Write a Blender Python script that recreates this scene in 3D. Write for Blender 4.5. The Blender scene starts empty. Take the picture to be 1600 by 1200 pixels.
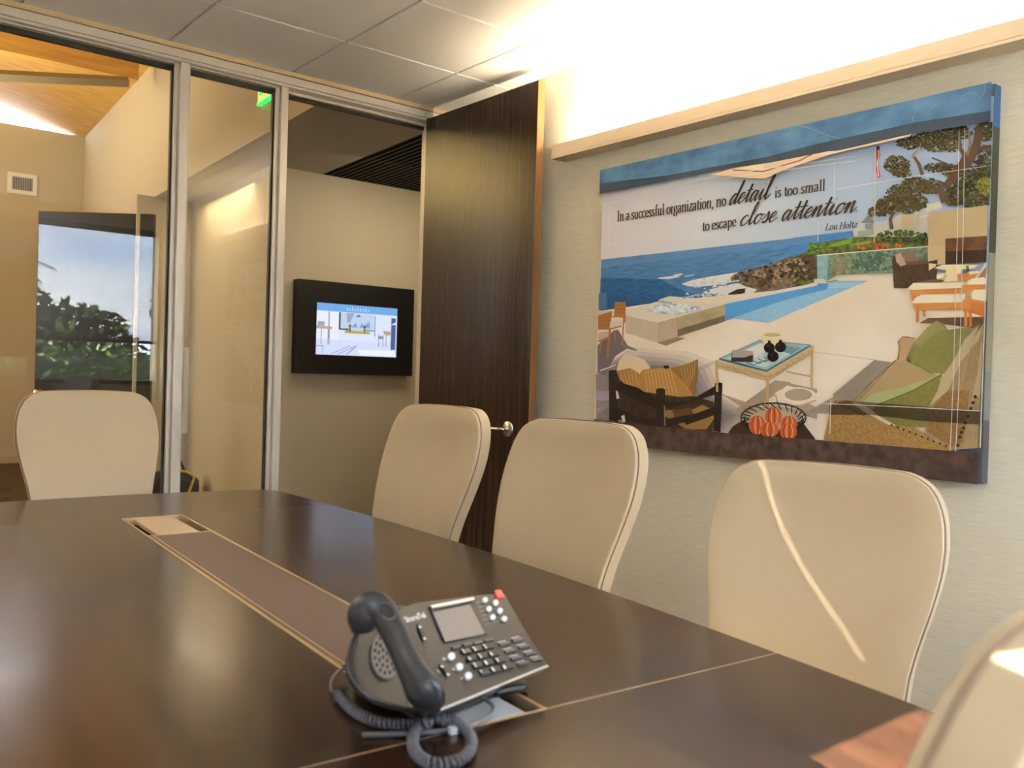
import bpy, bmesh, math, random
from mathutils import Vector, Matrix
random.seed(7)
PI = math.pi
sc = bpy.context.scene
COL = sc.collection
# ------------------------------------------------------------------ camera
CZ = 1.19                                  # lens height above the floor
YAW, PITCH, ROLL, FPX = math.radians(39.111), math.radians(-0.615), math.radians(1.664), 1391.6
def _basis():
    cy, sy, cp, sp = math.cos(YAW), math.sin(YAW), math.cos(PITCH), math.sin(PITCH)
    F = Vector((sy*cp, cy*cp, sp)); R = Vector((cy, -sy, 0)); U = R.cross(F)
    cr, sr = math.cos(ROLL), math.sin(ROLL)
    return cr*R + sr*U, cr*U - sr*R, F
CR, CU, CF = _basis()
EYE = Vector((0, 0, CZ))
cam_d = bpy.data.cameras.new('camera'); cam = bpy.data.objects.new('camera', cam_d); COL.objects.link(cam)
m = Matrix((CR, CU, -CF)).transposed().to_4x4(); m.translation = EYE
cam.matrix_world = m
cam_d.sensor_width = 36.0; cam_d.lens = FPX/1600*36.0; cam_d.clip_start = 0.02; cam_d.clip_end = 200
cam_d.dof.use_dof = True; cam_d.dof.focus_distance = 3.1; cam_d.dof.aperture_fstop = 5.6
sc.camera = cam
def ray(x, y): return CF + CR*((x-800)/FPX) - CU*((y-600)/FPX)
def onX(x, y, v): d = ray(x, y); return EYE + d*(v/d.x)
def onY(x, y, v): d = ray(x, y); return EYE + d*(v/d.y)
def onZ(x, y, v): d = ray(x, y); return EYE + d*((v-CZ)/d.z)

# ------------------------------------------------------------------ light and exposure
sc.view_settings.view_transform = 'Standard'; sc.view_settings.look = 'None'
sc.view_settings.gamma = 1.0; sc.view_settings.use_curve_mapping = False
sc.view_settings.exposure = 0.95
SUN_BEAR, SUN_EL = math.radians(10), math.radians(19.7)
SUN_E, SKY_E, COVE_E = 100.0, 15.0, 48.0
w = bpy.data.worlds.new('sky'); sc.world = w; w.use_nodes = True
def sky_world():
    nt = w.node_tree; nt.nodes.clear()
    out = nt.nodes.new('ShaderNodeOutputWorld'); bg = nt.nodes.new('ShaderNodeBackground')
    tc = nt.nodes.new('ShaderNodeTexCoord'); mp = nt.nodes.new('ShaderNodeMapping')
    mp.inputs['Scale'].default_value = (1.2, 1.2, 5.0)
    nz = nt.nodes.new('ShaderNodeTexNoise'); nz.inputs['Scale'].default_value = 3.0; nz.inputs['Detail'].default_value = 6
    cr = nt.nodes.new('ShaderNodeValToRGB')
    cr.color_ramp.elements[0].position = .35; cr.color_ramp.elements[0].color = (.50, .62, .86, 1)
    cr.color_ramp.elements[1].position = .62; cr.color_ramp.elements[1].color = (.92, .95, 1.0, 1)
    nt.links.new(tc.outputs['Generated'], mp.inputs['Vector']); nt.links.new(mp.outputs['Vector'], nz.inputs['Vector'])
    nt.links.new(nz.outputs['Fac'], cr.inputs['Fac']); nt.links.new(cr.outputs['Color'], bg.inputs['Color'])
    bg.inputs['Strength'].default_value = SKY_E
    nt.links.new(bg.outputs['Background'], out.inputs['Surface'])
sky_world()
def lamp(name, kind, loc, energy, color, direction=None, **kw):
    d = bpy.data.lights.new(name, kind); d.energy = energy; d.color = color
    for k, v in kw.items(): setattr(d, k, v)
    o = bpy.data.objects.new(name, d); COL.objects.link(o); o.location = loc
    if direction is not None: o.rotation_euler = Vector(direction).to_track_quat('-Z', 'Y').to_euler()
    return o
sun_dir = Vector((math.sin(SUN_BEAR)*math.cos(SUN_EL), math.cos(SUN_BEAR)*math.cos(SUN_EL), -math.sin(SUN_EL)))
lamp('sun', 'SUN', (-3, -8, 6), SUN_E, (1, .93, .82), sun_dir, angle=math.radians(.18))
GY, WX, CEIL, BY, LX = 4.24, 2.92, 2.68, -0.70, -1.45     # glass wall, mural wall, ceiling, window wall, left wall
# the strip lamps of the two coves (left one unseen, added to brighten the ceiling; troughs built below)
for nm, x, y0, y1 in (('cove_strip_right', WX-.045, 1.0, 3.10), ('cove_fill_left', LX+.045, 1.0, 3.19)):
    o = lamp(nm, 'AREA', (x, (y0+y1)/2, CZ+1.075), COVE_E if x > 0 else COVE_E*.8, (1, .83, .59) if x > 0 else (1, .96, .90), (0, 0, 1), shape='RECTANGLE', size=.05, size_y=y1-y0)
# lobby lighting: warm uplights washing the timber roof, soft ceiling light over the corridor
lamp('lobby_uplight', 'AREA', (-.6, 8.6, CZ+1.5), 60, (1, .82, .52), (0, .1, 1), shape='RECTANGLE', size=4.5, size_y=3.0)
lamp('lobby_fill', 'AREA', (-1.8, 8.2, CZ+1.2), 34, (1, .95, .88), (1, .5, -.3), shape='RECTANGLE', size=2.5, size_y=2.0)  # unseen area lamp added to brighten the far wall and bulkhead
lamp('door_glow_lamp', 'AREA', (-1.8, 9.7, CZ+2.75), 42, (1, .70, .22), (.6, -.8, -.25), shape='RECTANGLE', size=1.6, size_y=.8)  # unseen area lamp added for the warm glow on the open door
lamp('corridor_light', 'AREA', (3.6, 5.3, CZ+1.40), 7, (1, .85, .6), (0, .35, -1), shape='RECTANGLE', size=1.2, size_y=.6)
lamp('recess_light', 'AREA', (2.62, 7.2, CZ+1.42), 3.5, (1, .80, .52), (0, 0, -1), shape='RECTANGLE', size=.25, size_y=1.2)

# ------------------------------------------------------------------ material helpers
def lin(c): return tuple(((v/255)/12.92 if v/255 <= .04045 else ((v/255+.055)/1.055)**2.4) for v in c)
MATS = {}
def mat(name, rgb, rough=.5, metal=0.0, spec=.5, noise=None, bump=None, coat=0, emit=None, trans=None, srgb=True):
    """noise = (scale xyz, amount, detail); bump = (scale xyz, strength)"""
    if name in MATS: return MATS[name]
    M = bpy.data.materials.new(name); M.use_nodes = True; nt = M.node_tree
    b = nt.nodes['Principled BSDF']
    c = lin(rgb) if srgb else rgb
    b.inputs['Base Color'].default_value = (*c, 1); b.inputs['Roughness'].default_value = rough
    b.inputs['Metallic'].default_value = metal; b.inputs['Specular IOR Level'].default_value = spec
    b.inputs['Coat Weight'].default_value = coat; b.inputs['Coat Roughness'].default_value = .1
    def tex(scale, detail=4):
        tc = nt.nodes.new('ShaderNodeTexCoord'); mp = nt.nodes.new('ShaderNodeMapping')
        mp.inputs['Scale'].default_value = scale
        nz = nt.nodes.new('ShaderNodeTexNoise'); nz.inputs['Scale'].default_value = 1.0; nz.inputs['Detail'].default_value = detail
        nt.links.new(tc.outputs['Object'], mp.inputs['Vector']); nt.links.new(mp.outputs['Vector'], nz.inputs['Vector'])
        return nz
    if noise:
        nz = tex(noise[0], noise[2] if len(noise) > 2 else 4); cr = nt.nodes.new('ShaderNodeValToRGB')
        a = noise[1]; e = cr.color_ramp.elements
        e[0].position = .3; e[0].color = (*[max(0, v*(1-a)) for v in c], 1)
        e[1].position = .7
        e[1].color = (*(lin(noise[3]) if len(noise) > 3 else [min(1, v*(1+a)) for v in c]), 1)
        nt.links.new(nz.outputs['Fac'], cr.inputs['Fac']); nt.links.new(cr.outputs['Color'], b.inputs['Base Color'])
    if bump:
        nz = tex(bump[0]); bp = nt.nodes.new('ShaderNodeBump'); bp.inputs['Strength'].default_value = bump[1]
        bp.inputs['Distance'].default_value = .002
        nt.links.new(nz.outputs['Fac'], bp.inputs['Height']); nt.links.new(bp.outputs['Normal'], b.inputs['Normal'])
    if emit:
        b.inputs['Emission Color'].default_value = (*lin(emit[0]), 1); b.inputs['Emission Strength'].default_value = emit[1]
    if trans is not None:
        out = nt.nodes['Material Output']; mx = nt.nodes.new('ShaderNodeMixShader'); tr = nt.nodes.new('ShaderNodeBsdfTransparent')
        mx.inputs[0].default_value = trans
        nt.links.new(b.outputs[0], mx.inputs[1]); nt.links.new(tr.outputs[0], mx.inputs[2]); nt.links.new(mx.outputs[0], out.inputs['Surface'])
    MATS[name] = M
    return M
def glass_mat(name, tint=(1, 1, 1), ior=1.5):
    M = bpy.data.materials.new(name); M.use_nodes = True; nt = M.node_tree; nt.nodes.clear()
    out = nt.nodes.new('ShaderNodeOutputMaterial'); mx = nt.nodes.new('ShaderNodeMixShader')
    fr = nt.nodes.new('ShaderNodeFresnel'); fr.inputs['IOR'].default_value = ior
    tr = nt.nodes.new('ShaderNodeBsdfTransparent'); tr.inputs['Color'].default_value = (*tint, 1)
    gl = nt.nodes.new('ShaderNodeBsdfGlossy'); gl.inputs['Roughness'].default_value = 0.0
    # both faces of the pane see the same outside-in Fresnel
    geo = nt.nodes.new('ShaderNodeNewGeometry'); bf = nt.nodes.new('ShaderNodeMath'); bf.operation = 'SUBTRACT'; bf.inputs[0].default_value = 1.0
    db = nt.nodes.new('ShaderNodeMath'); db.operation = 'MULTIPLY'; db.inputs[1].default_value = 1.9; db.use_clamp = True
    mu = nt.nodes.new('ShaderNodeMath'); mu.operation = 'MULTIPLY'
    nt.links.new(geo.outputs['Backfacing'], bf.inputs[1])
    nt.links.new(fr.outputs[0], mu.inputs[0]); nt.links.new(bf.outputs[0], mu.inputs[1]); nt.links.new(mu.outputs[0], db.inputs[0]); nt.links.new(db.outputs[0], mx.inputs[0])
    nt.links.new(tr.outputs[0], mx.inputs[1]); nt.links.new(gl.outputs[0], mx.inputs[2]); nt.links.new(mx.outputs[0], out.inputs['Surface'])
    MATS[name] = M
    return M

# ------------------------------------------------------------------ mesh helpers
def obj(name, bm, mats, parent=None, smooth=False, bevel=0, seg=2, loc=None, keep=False):
    me = bpy.data.meshes.new(name)
    if not keep: bmesh.ops.recalc_face_normals(bm, faces=bm.faces[:])
    bm.to_mesh(me); bm.free()
    for mm in (mats if isinstance(mats, (list, tuple)) else [mats]): me.materials.append(mm)
    o = bpy.data.objects.new(name, me); COL.objects.link(o)
    if parent is not None: o.parent = parent
    if loc is not None: o.location = loc
    if smooth:
        for p in me.polygons: p.use_smooth = True
    if bevel:
        bv = o.modifiers.new('bevel', 'BEVEL'); bv.width = bevel; bv.segments = seg; bv.limit_method = 'ANGLE'; bv.angle_limit = math.radians(40)
        for p in me.polygons: p.use_smooth = True
        o.modifiers.new('wn', 'WEIGHTED_NORMAL')
    return o
def tag(o, label, cat, group=None):
    o['label'] = label; o['category'] = cat
    if group: o['group'] = group
    return o
def struct(o): o['kind'] = 'structure'; return o
def thing(name, label, cat, loc=(0, 0, 0), rz=0, group=None):
    o = bpy.data.objects.new(name, None); COL.objects.link(o); o.location = loc; o.rotation_euler = (0, 0, rz)
    o.empty_display_size = .1
    return tag(o, label, cat, group)
def box(bm, x0, x1, y0, y1, z0, z1, mi=0, M=None):
    vs = [bm.verts.new(Vector(p) if M is None else M @ Vector(p)) for p in
          ((x0,y0,z0),(x1,y0,z0),(x1,y1,z0),(x0,y1,z0),(x0,y0,z1),(x1,y0,z1),(x1,y1,z1),(x0,y1,z1))]
    for f in ((0,3,2,1),(4,5,6,7),(0,1,5,4),(1,2,6,5),(2,3,7,6),(3,0,4,7)):
        fc = bm.faces.new([vs[i] for i in f]); fc.material_index = mi
    return vs
def bx(*a, **k):
    bm = bmesh.new(); box(bm, *a, **k); return bm
def prism(bm, pts, off, mi=0):
    """extrude the polygon pts (3D points) by vector off"""
    off = Vector(off); a = [bm.verts.new(Vector(p)) for p in pts]; b = [bm.verts.new(Vector(p)+off) for p in pts]
    n = len(a); fs = [bm.faces.new(a[::-1]), bm.faces.new(b)]
    for i in range(n): fs.append(bm.faces.new((a[i], a[(i+1) % n], b[(i+1) % n], b[i])))
    for f in fs: f.material_index = mi
def catmull(P, n=8, closed=False):
    P = [Vector(p) for p in P]; out = []; N = len(P)
    rng = range(N if closed else N-1)
    for i in rng:
        p0 = P[(i-1) % N] if closed or i > 0 else P[i]*2-P[i+1]
        p1 = P[i]; p2 = P[(i+1) % N]
        p3 = P[(i+2) % N] if closed or i+2 < N else P[i+1]*2-P[i]
        for k in range(n):
            t = k/n
            out.append(.5*((2*p1)+(p2-p0)*t+(2*p0-5*p1+4*p2-p3)*t*t+(3*p1-p0-3*p2+p3)*t**3))
    if not closed: out.append(P[-1])
    return out
def tube(bm, pts, r, n=10, closed=False, mi=0, flat=1.0):
    pts = [Vector(p) for p in pts]; N = len(pts); rings = []; up = None
    for i, p in enumerate(pts):
        if closed: d = pts[(i+1) % N]-pts[i-1]
        else: d = pts[min(i+1, N-1)]-pts[max(i-1, 0)]
        d.normalize()
        if up is None: up = d.orthogonal().normalized() if abs(d.z) > .95 else (Vector((0,0,1))-d*d.z).normalized()
        else: up = (up-d*up.dot(d)).normalized()
        s = d.cross(up); rr = r[i] if isinstance(r, (list, tuple)) else r
        rings.append([bm.verts.new(p+(up*math.cos(2*PI*k/n)*flat+s*math.sin(2*PI*k/n))*rr) for k in range(n)])
    for i in range(N if closed else N-1):
        a, b = rings[i], rings[(i+1) % N]
        for k in range(n): bm.faces.new((a[k], a[(k+1) % n], b[(k+1) % n], b[k])).material_index = mi
    if not closed:
        bm.faces.new(rings[0][::-1]).material_index = mi; bm.faces.new(rings[-1]).material_index = mi
def lathe(bm, prof, M=None, n=24, mi=0):
    M = M or Matrix(); rings = []
    for r, z in prof: rings.append([bm.verts.new(M @ Vector((r*math.cos(2*PI*k/n), r*math.sin(2*PI*k/n), z))) for k in range(n)])
    for a, b in zip(rings, rings[1:]):
        for k in range(n): bm.faces.new((a[k], a[(k+1) % n], b[(k+1) % n], b[k])).material_index = mi
    bm.faces.new(rings[0][::-1]).material_index = mi; bm.faces.new(rings[-1]).material_index = mi

# ------------------------------------------------------------------ materials
WALL = mat('grasscloth_wallcovering', (217, 209, 189), .8, noise=((14, 14, 420), .10, 5), bump=((20, 20, 500), .25))
LWALL = mat('lobby_linen_wallcovering', (198, 186, 160), .85, noise=((180, 180, 180), .10, 5), bump=((250, 250, 250), .2))
PAINT = mat('beige_paint', (214, 198, 165), .7)
CEILM = mat('ceiling_tile', (240, 239, 237), .9, bump=((300, 300, 300), .25))
GRID = mat('ceiling_grid', (215, 212, 208), .6)
ALU = mat('painted_aluminium', (208, 200, 190), .35, metal=.15)
GASK_GAP = mat('dark_gasket_gap', (40, 36, 34), .6)
DARK = mat('black_slatted_ceiling', (14, 12, 12), .6)
WOOD = mat('espresso_veneer', (46, 27, 18), .22, noise=((30, 2.2, 30), .45, 6), coat=.1)
DOORW = mat('espresso_door_veneer', (48, 33, 21), .27, spec=.32, noise=((70, 70, 2.0), .5, 6))
DOORE = mat('walnut_door_edge', (112, 78, 44), .4, noise=((40, 40, 2), .2))
CARPET = mat('brown_carpet', (84, 68, 54), .95, noise=((120, 120, 120), .3))
LFLOOR = mat('lobby_wood_floor', (52, 33, 20), .55, noise=((4, 60, 4), .3))
TIMBER = mat('timber_roof_deck', (222, 176, 92), .55, noise=((2, 26, 26), .22, 5))
LEATH = mat('cream_leather', (172, 154, 127), .42, bump=((260, 260, 260), .12), spec=.4)
SEAM = mat('brown_seam', (120, 98, 78), .6)
BLK = mat('black_plastic', (22, 22, 24), .38)
CHROME = mat('satin_nickel', (214, 208, 198), .22, metal=1)
STEEL = mat('brushed_aluminium', (196, 192, 186), .33, metal=1)
GLASS = glass_mat('clear_glass', (.97, .985, .975))
SHADEM = mat('mesh_shade_fabric', (26, 22, 20), .9, trans=.67)
def shade_translucent(tc, fac=.5):
    M = bpy.data.materials.new('translucent_shade_fabric'); M.use_nodes = True; nt = M.node_tree; nt.nodes.clear()
    out = nt.nodes.new('ShaderNodeOutputMaterial'); mx = nt.nodes.new('ShaderNodeMixShader'); mx.inputs[0].default_value = fac
    tl = nt.nodes.new('ShaderNodeBsdfTranslucent'); tl.inputs['Color'].default_value = (tc*.94, tc*.98, tc*1.06, 1)
    df = nt.nodes.new('ShaderNodeBsdfDiffuse'); df.inputs['Color'].default_value = (.62, .60, .56, 1)
    nt.links.new(tl.outputs[0], mx.inputs[1]); nt.links.new(df.outputs[0], mx.inputs[2]); nt.links.new(mx.outputs[0], out.inputs['Surface'])
    return M
SHADEK = mat('blackout_shade_fabric', (30, 26, 24), .9, trans=.12)
SHADED, SHADEL = shade_translucent(.9, .68), shade_translucent(.42)
WHITE = mat('white_paint', (235, 234, 230), .5)

# ================================================================== SETTING
X0, X1 = LX, WX
FL = -1.19+CZ
struct(obj('floor', bx(X0-.1, X1+.12, BY-.2, GY+.05, -.12, 0), CARPET))
bm = bmesh.new()      # ceiling: tiles sunk between grid bars
xs = [X0]+[v for v in [1.951+.6096*k for k in range(-6, 2)] if X0+.1 < v < X1-.05]+[X1]
ys = [BY-.02]+[v for v in [3.658+.6096*k for k in range(-8, 1)] if v > BY+.1]+[GY+.05]
box(bm, X0-.1, X1+.12, BY-.2, GY+.05, CEIL+.012, CEIL+.1, 1)
for i in range(len(xs)-1):
    for j in range(len(ys)-1):
        box(bm, xs[i]+.006, xs[i+1]-.006, ys[j]+.006, ys[j+1]-.006, CEIL, CEIL+.013, 0)
struct(obj('ceiling', bm, [CEILM, GRID], bevel=.003, seg=1))
struct(obj('wall_right', bx(X1, X1+.12, BY-.2, GY+.14, 0, CEIL+.1), WALL))
struct(obj('wall_left', bx(X0-.1, X0, BY-.2, GY+.1, 0, CEIL+.1), WALL))
# window wall behind the photographer: sill, piers, header
SILL, HEAD = CZ-.21, CZ+1.34
bm = bmesh.new()
box(bm, X0-.1, X1+.12, BY-.2, BY, 0, SILL); box(bm, X0-.1, X1+.12, BY-.2, BY, HEAD, CEIL+.1)
box(bm, X0-.1, X0+.15, BY-.2, BY, SILL, HEAD); box(bm, X1-.03, X1+.12, BY-.2, BY, SILL, HEAD)
struct(obj('wall_back', bm, PAINT))
wb = struct(bpy.data.objects.new('window_3', None)); COL.objects.link(wb)
MULL = [-.55, .25, .50, 1.375, 1.765]  # the narrow third bay is added so sun reaches the near chair
fr = bmesh.new()
for v in MULL: box(fr, v-(.060 if 1 < v < 1.5 else .035), v+(.060 if 1 < v < 1.5 else .035), BY-.12, BY-.03, SILL, HEAD)  # the wide mullion is shaped to keep stray sun off a chair
box(fr, X0+.15, X1-.03, BY-.12, BY-.03, SILL, SILL+.04); box(fr, X0+.15, X1-.03, BY-.12, BY-.03, HEAD-.05, HEAD)
obj('window_frame', fr, mat('bronze_frame', (38, 30, 26), .4, metal=.4), wb)
pn = bmesh.new(); e = [X0+.15]+MULL+[X1-.03]
for a, b in zip(e, e[1:]): box(pn, a+.03, b-.03, BY-.085, BY-.075, SILL+.03, HEAD-.03)
obj('pane', pn, GLASS, wb)
# roller shades in the window wall, things hung in the opening
for i, (a, b) in enumerate(zip(e, e[1:])):
    hem = CZ+(.20 if i == 5 else .20 if i == 2 else .03)
    t = thing('roller_shade', ['pale roller shade at the bay beside the left wall', 'pale roller shade in the second bay from the left wall', 'pale roller shade pulled up higher in the added narrow third bay from the left wall', 'wide pale roller shade right of the narrow third bay',
              'dark roller shade drawn down in the narrow bay left of the last mullion', 'dark mesh roller shade drawn higher in the bay next to the mural wall'][i],
              'window shade', ((a+b)/2, BY-.02, hem), group='roller shades of the window wall')
    hw = (b-a)/2-.012
    hr = hw+.012-.060+.0012 if i == 3 else hw      # the third shade leaves a slit beside its mullion
    bm = bmesh.new(); box(bm, -hw, hr, -.002, -.001, .02, HEAD-hem-.03); obj('fabric', bm, SHADEM if i > 4 else SHADEK if i == 4 else SHADED if i in (2, 3) else SHADEL, t)
    bm = bmesh.new(); box(bm, -hw, hr, -.010, .008, 0, .03); obj('hem_bar', bm, BLK, t, bevel=.003)
    if i == 3: bm = bmesh.new(); box(bm, hr-.11, hr, -.008, .006, -.07, .002); obj('sun_block_tab', bm, BLK, t, bevel=.003)  # tab added to keep a stray sun patch off the chair
    bm = bmesh.new(); tube(bm, [(-hw, 0, HEAD-hem-.04), (hw, 0, HEAD-hem-.04)], .022, 12); obj('roller', bm, BLK, t, smooth=True)

# ---- glazed partition
TOPZ = CZ+1.416
def frame_bar(bm, x0, x1, y0, y1, z0, z1): box(bm, x0, x1, y0, y1, z0, z1)
bm = bmesh.new()
box(bm, X0, X1, GY-.005, GY+.11, TOPZ, CEIL)                       # header
box(bm, X0, X1, GY-.018, GY-.004, TOPZ+.012, TOPZ+.05)
o = struct(obj('trim_1', bm, ALU, bevel=.003))
bm = bmesh.new(); box(bm, X0, X1, GY-.022, GY-.004, CEIL-.022, CEIL); struct(obj('trim_2', bm, mat('tan_wall_angle', (196, 172, 134), .6)))
MX = [(-.66, -.617), (.35, .392), (1.400, 1.442), (1.902, 1.941)]
edges = [X0]+[v for p in MX for v in p]
for k in range(4):
    a, b = edges[2*k], MX[k][0]
    w_ = struct(bpy.data.objects.new('window_%d' % (1 if k == 2 else 2 if k == 3 else 4+k), None)); COL.objects.link(w_)
    bm = bmesh.new()
    box(bm, MX[k][0], MX[k][1], GY, GY+.10, 0, TOPZ)                # mullion on the right of the pane
    for y0, y1 in ((GY+.022, GY+.040), (GY+.062, GY+.08)):
        box(bm, b-.020, b, y0, y1, .1, TOPZ); box(bm, a, a+.012, y0, y1, .1, TOPZ)
        box(bm, a, b, y0, y1, TOPZ-.008, TOPZ); box(bm, a, b, y0, y1, .1, .118)
    box(bm, a, b, GY, GY+.10, 0, .1)
    obj('window_frame', bm, ALU, w_, bevel=.003)
    bm = bmesh.new(); box(bm, b-.028, b-.019, GY+.04, GY+.062, .11, TOPZ-.01); box(bm, a, b, GY+.06, GY+.082, TOPZ-.030, TOPZ-.006)  # side gasket; the black top strip stands in for the shadow gap
    obj('gasket_and_gap', bm, GASK_GAP, w_)
    bm = bmesh.new(); box(bm, a+.008, b-.018, GY+.046, GY+.056, .11, TOPZ-.01); obj('pane', bm, GLASS, w_)
# door frame of the partition
bm = bmesh.new()
box(bm, 2.814, 2.86, GY-.002, GY+.11, 0, TOPZ); box(bm, 2.802, 2.814, GY+.045, GY+.075, 0, TOPZ)
box(bm, 2.86, X1, GY+.0, GY+.11, 0, TOPZ)
box(bm, 1.941, 2.814, GY+.045, GY+.075, TOPZ-.016, TOPZ)
struct(obj('trim_3', bm, ALU, bevel=.003))
bm = bmesh.new(); box(bm, 1.941, 2.814, GY+.074, GY+.10, TOPZ-.030, TOPZ-.005); struct(obj('trim_4', bm, GASK_GAP))  # black strip standing in for the shadow gap over the doorway
bm = bmesh.new(); box(bm, 1.9415, 1.945, GY+.02, GY+.06, CZ-.34, CZ-.22)
box(bm, 1.9415, 1.9535, GY+.018, GY+.026, CZ-.33, CZ-.23); struct(obj('trim_5', bm, STEEL))   # strike plate
# open door leaf
d1 = struct(bpy.data.objects.new('door_1', None)); COL.objects.link(d1); d1.location = (2.785, GY-.008, 0); d1.rotation_euler = (0, 0, math.radians(1.2))
DT = TOPZ+.004
bm = bmesh.new(); box(bm, -.024, .020, -.945, -.004, .008, DT); obj('door_leaf', bm, DOORW, d1, bevel=.0015)
bm = bmesh.new(); box(bm, -.0235, .0195, -.9475, -.945, .008, DT); obj('edge_band', bm, DOORE, d1)
lv = bmesh.new()
hz, hy = CZ-.272, -.80
Mx = Matrix.Translation((-.024, hy, hz)) @ Matrix.Rotation(-PI/2, 4, 'Y')
lathe(lv, [(.040, 0), (.042, .007), (.037, .012)], Mx, 28)
lh = obj('lever_handle', lv, CHROME, d1, smooth=True)
lv = bmesh.new(); tube(lv, catmull([(-.03, hy, hz), (-.060, hy, hz), (-.072, hy+.012, hz), (-.074, hy+.06, hz-.001), (-.073, hy+.115, hz-.002)], 5), .010, 12)
obj('lever', lv, CHROME, lh, smooth=True)
lv = bmesh.new()
lathe(lv, [(.033, 0), (.034, .006), (.030, .010)], Matrix.Translation((.020, hy, hz)) @ Matrix.Rotation(PI/2, 4, 'Y'), 28)
tube(lv, [(.03, hy, hz), (.058, hy, hz), (.064, hy+.02, hz), (.064, hy+.1, hz)], .009, 10)
obj('lever_handle', lv, CHROME, d1, smooth=True)
for z in (.25, 1.0, 1.75, 2.35):
    bm = bmesh.new(); tube(bm, [(.024, .004, z), (.024, .004, z+.11)], .007, 10); obj('hinge', bm, CHROME, d1, smooth=True)
# baseboards
BASEM = mat('base_trim', (120, 100, 78), .6)
struct(obj('baseboard_right', bx(X1-.012, X1, BY, GY-.99, 0, .1), BASEM))

# ---- cove light troughs on the two long walls, the unseen left one added for light
COVEM = mat('beige_cove_paint', (220, 198, 170), .5)
for x, rz, lab in ((WX, 0, 'long beige cove light ledge throwing warm light up the mural wall'), (LX, PI, 'unseen cove light ledge added on the wall opposite the mural to brighten the ceiling')):
    t = thing('cove_light', lab, 'wall light', (x, 2.1, CZ+1.04), rz, group='cove light ledges')
    y0, y1 = (-1.18, 1.13) if rz == 0 else (-1.13, 1.18)
    bm = bmesh.new()
    box(bm, -.09, 0, y0, y1, 0, .012); box(bm, -.09, -.078, y0, y1, .012, .066)
    box(bm, -.078, 0, y1-.012, y1, .012, .066); box(bm, -.078, 0, y0, y0+.012, .012, .066)
    obj('trough', bm, COVEM, t, bevel=.0015)
    bm = bmesh.new(); tube(bm, [(-.045, y0+.06, .022), (-.045, y1-.04, .022)], .008, 10)
    obj('light_tube', bm, mat('lamp_tube', (255, 236, 200), .5, emit=((255, 214, 150), 6)), t, smooth=True)

# ================================================================== LOBBY beyond the glass
DX = math.tan(math.radians(3.5))
def bulk_x(y): return 2.291+(y-4.628)*(2.449-2.291)/(7.208-4.628)
LFAR = 11.6
struct(obj('wall_bulkhead', (lambda bm: (prism(bm, [(bulk_x(GY+.11), GY+.11, CZ+1.49), (bulk_x(LFAR), LFAR, CZ+1.49), (bulk_x(LFAR), LFAR, CZ+2.85), (bulk_x(GY+.11), GY+.11, CZ+2.85)], (.1, 0, 0)), bm)[1])(bmesh.new()), LWALL))
struct(obj('floor_lobby', bx(-6, 7, GY+.05, LFAR+.2, -.12, 0), LFLOOR))
# front of the lobby above the partition (closes the roof space)
struct(obj('wall_front', bx(-6, 7, GY+.02, GY+.11, CEIL, CZ+4.3), PAINT))
struct(obj('wall_side', bx(-6.1, -6, GY, LFAR+.2, 0, CZ+4.3), PAINT))
bm = bmesh.new(); box(bm, -6, X0-.1, GY, GY+.11, 0, CEIL); box(bm, X1+.1, 7, GY, GY+.11, 0, CEIL); struct(obj('wall_entry', bm, PAINT))
# television wall block and its return
TVY = 6.25
TVA = onZ(454, 265, CZ+1.49); TVB = onZ(656, 298, CZ+1.49)
bm = bmesh.new(); box(bm, 2.74, 7, TVY, TVY+.12, 0, CZ+1.49)
prism(bm, [(2.74, TVY+.12, 0), (2.74, TVY+.12, CZ+1.49), (2.84, 8.2, CZ+1.49), (2.84, 8.2, 0)], (.1, 0, 0))
box(bm, 2.9, 7.1, 8.6, 8.7, 0, CZ+1.5)
struct(obj('wall_television', bm, LWALL))
bm = bmesh.new(); box(bm, 2.36, 3.0, 8.2, 8.32, 0, CZ+1.49)
prism(bm, [(bulk_x(8.32), 8.32, 0), (bulk_x(LFAR), LFAR, 0), (bulk_x(LFAR), LFAR, CZ+1.49), (bulk_x(8.32), 8.32, CZ+1.49)], (.1, 0, 0))
struct(obj('wall_recess', bm, LWALL))
# corridor ceiling: plain part and black slatted part
L3a, L3b = onZ(508, 272.5, CZ+1.49), onZ(661, 211, CZ+1.49)
bm = bmesh.new()
prism(bm, [(bulk_x(GY+.11)+.1, GY+.11, CZ+1.49), (3.05, GY+.11, CZ+1.49), (L3b.x, L3b.y, CZ+1.49), (L3a.x, L3a.y, CZ+1.49), (3.17, 9, CZ+1.49), (bulk_x(9)+.1, 9, CZ+1.49)], (0, 0, .08))
struct(obj('ceiling_corridor', bm, mat('grey_ceiling_paint', (190, 182, 166), .85)))
bm = bmesh.new()
box(bm, 3.0, 7, GY+.11, TVY+.12, CZ+1.62, CZ+1.70); box(bm, 2.74, 7, TVY+.02, TVY+.12, CZ+1.49, CZ+1.62)
y = GY+.15
dirv = (L3a-L3b).normalized()
for k in range(72):
    xx = 3.06+k*.05
    yy0, yy1 = GY+.12, TVY-.001
    def xa(y): return xx+(y-L3b.y)*dirv.x/dirv.y
    prism(bm, [(xa(yy0), yy0, CZ+1.49), (xa(yy0)+.022, yy0, CZ+1.49), (xa(yy1)+.022, yy1, CZ+1.49), (xa(yy1), yy1, CZ+1.49)], (0, 0, .13))
struct(obj('ceiling_slats', bm, DARK))
struct(obj('wall_corridor_end', bx(7, 7.1, GY, TVY, 0, CZ+1.7), PAINT))
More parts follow.
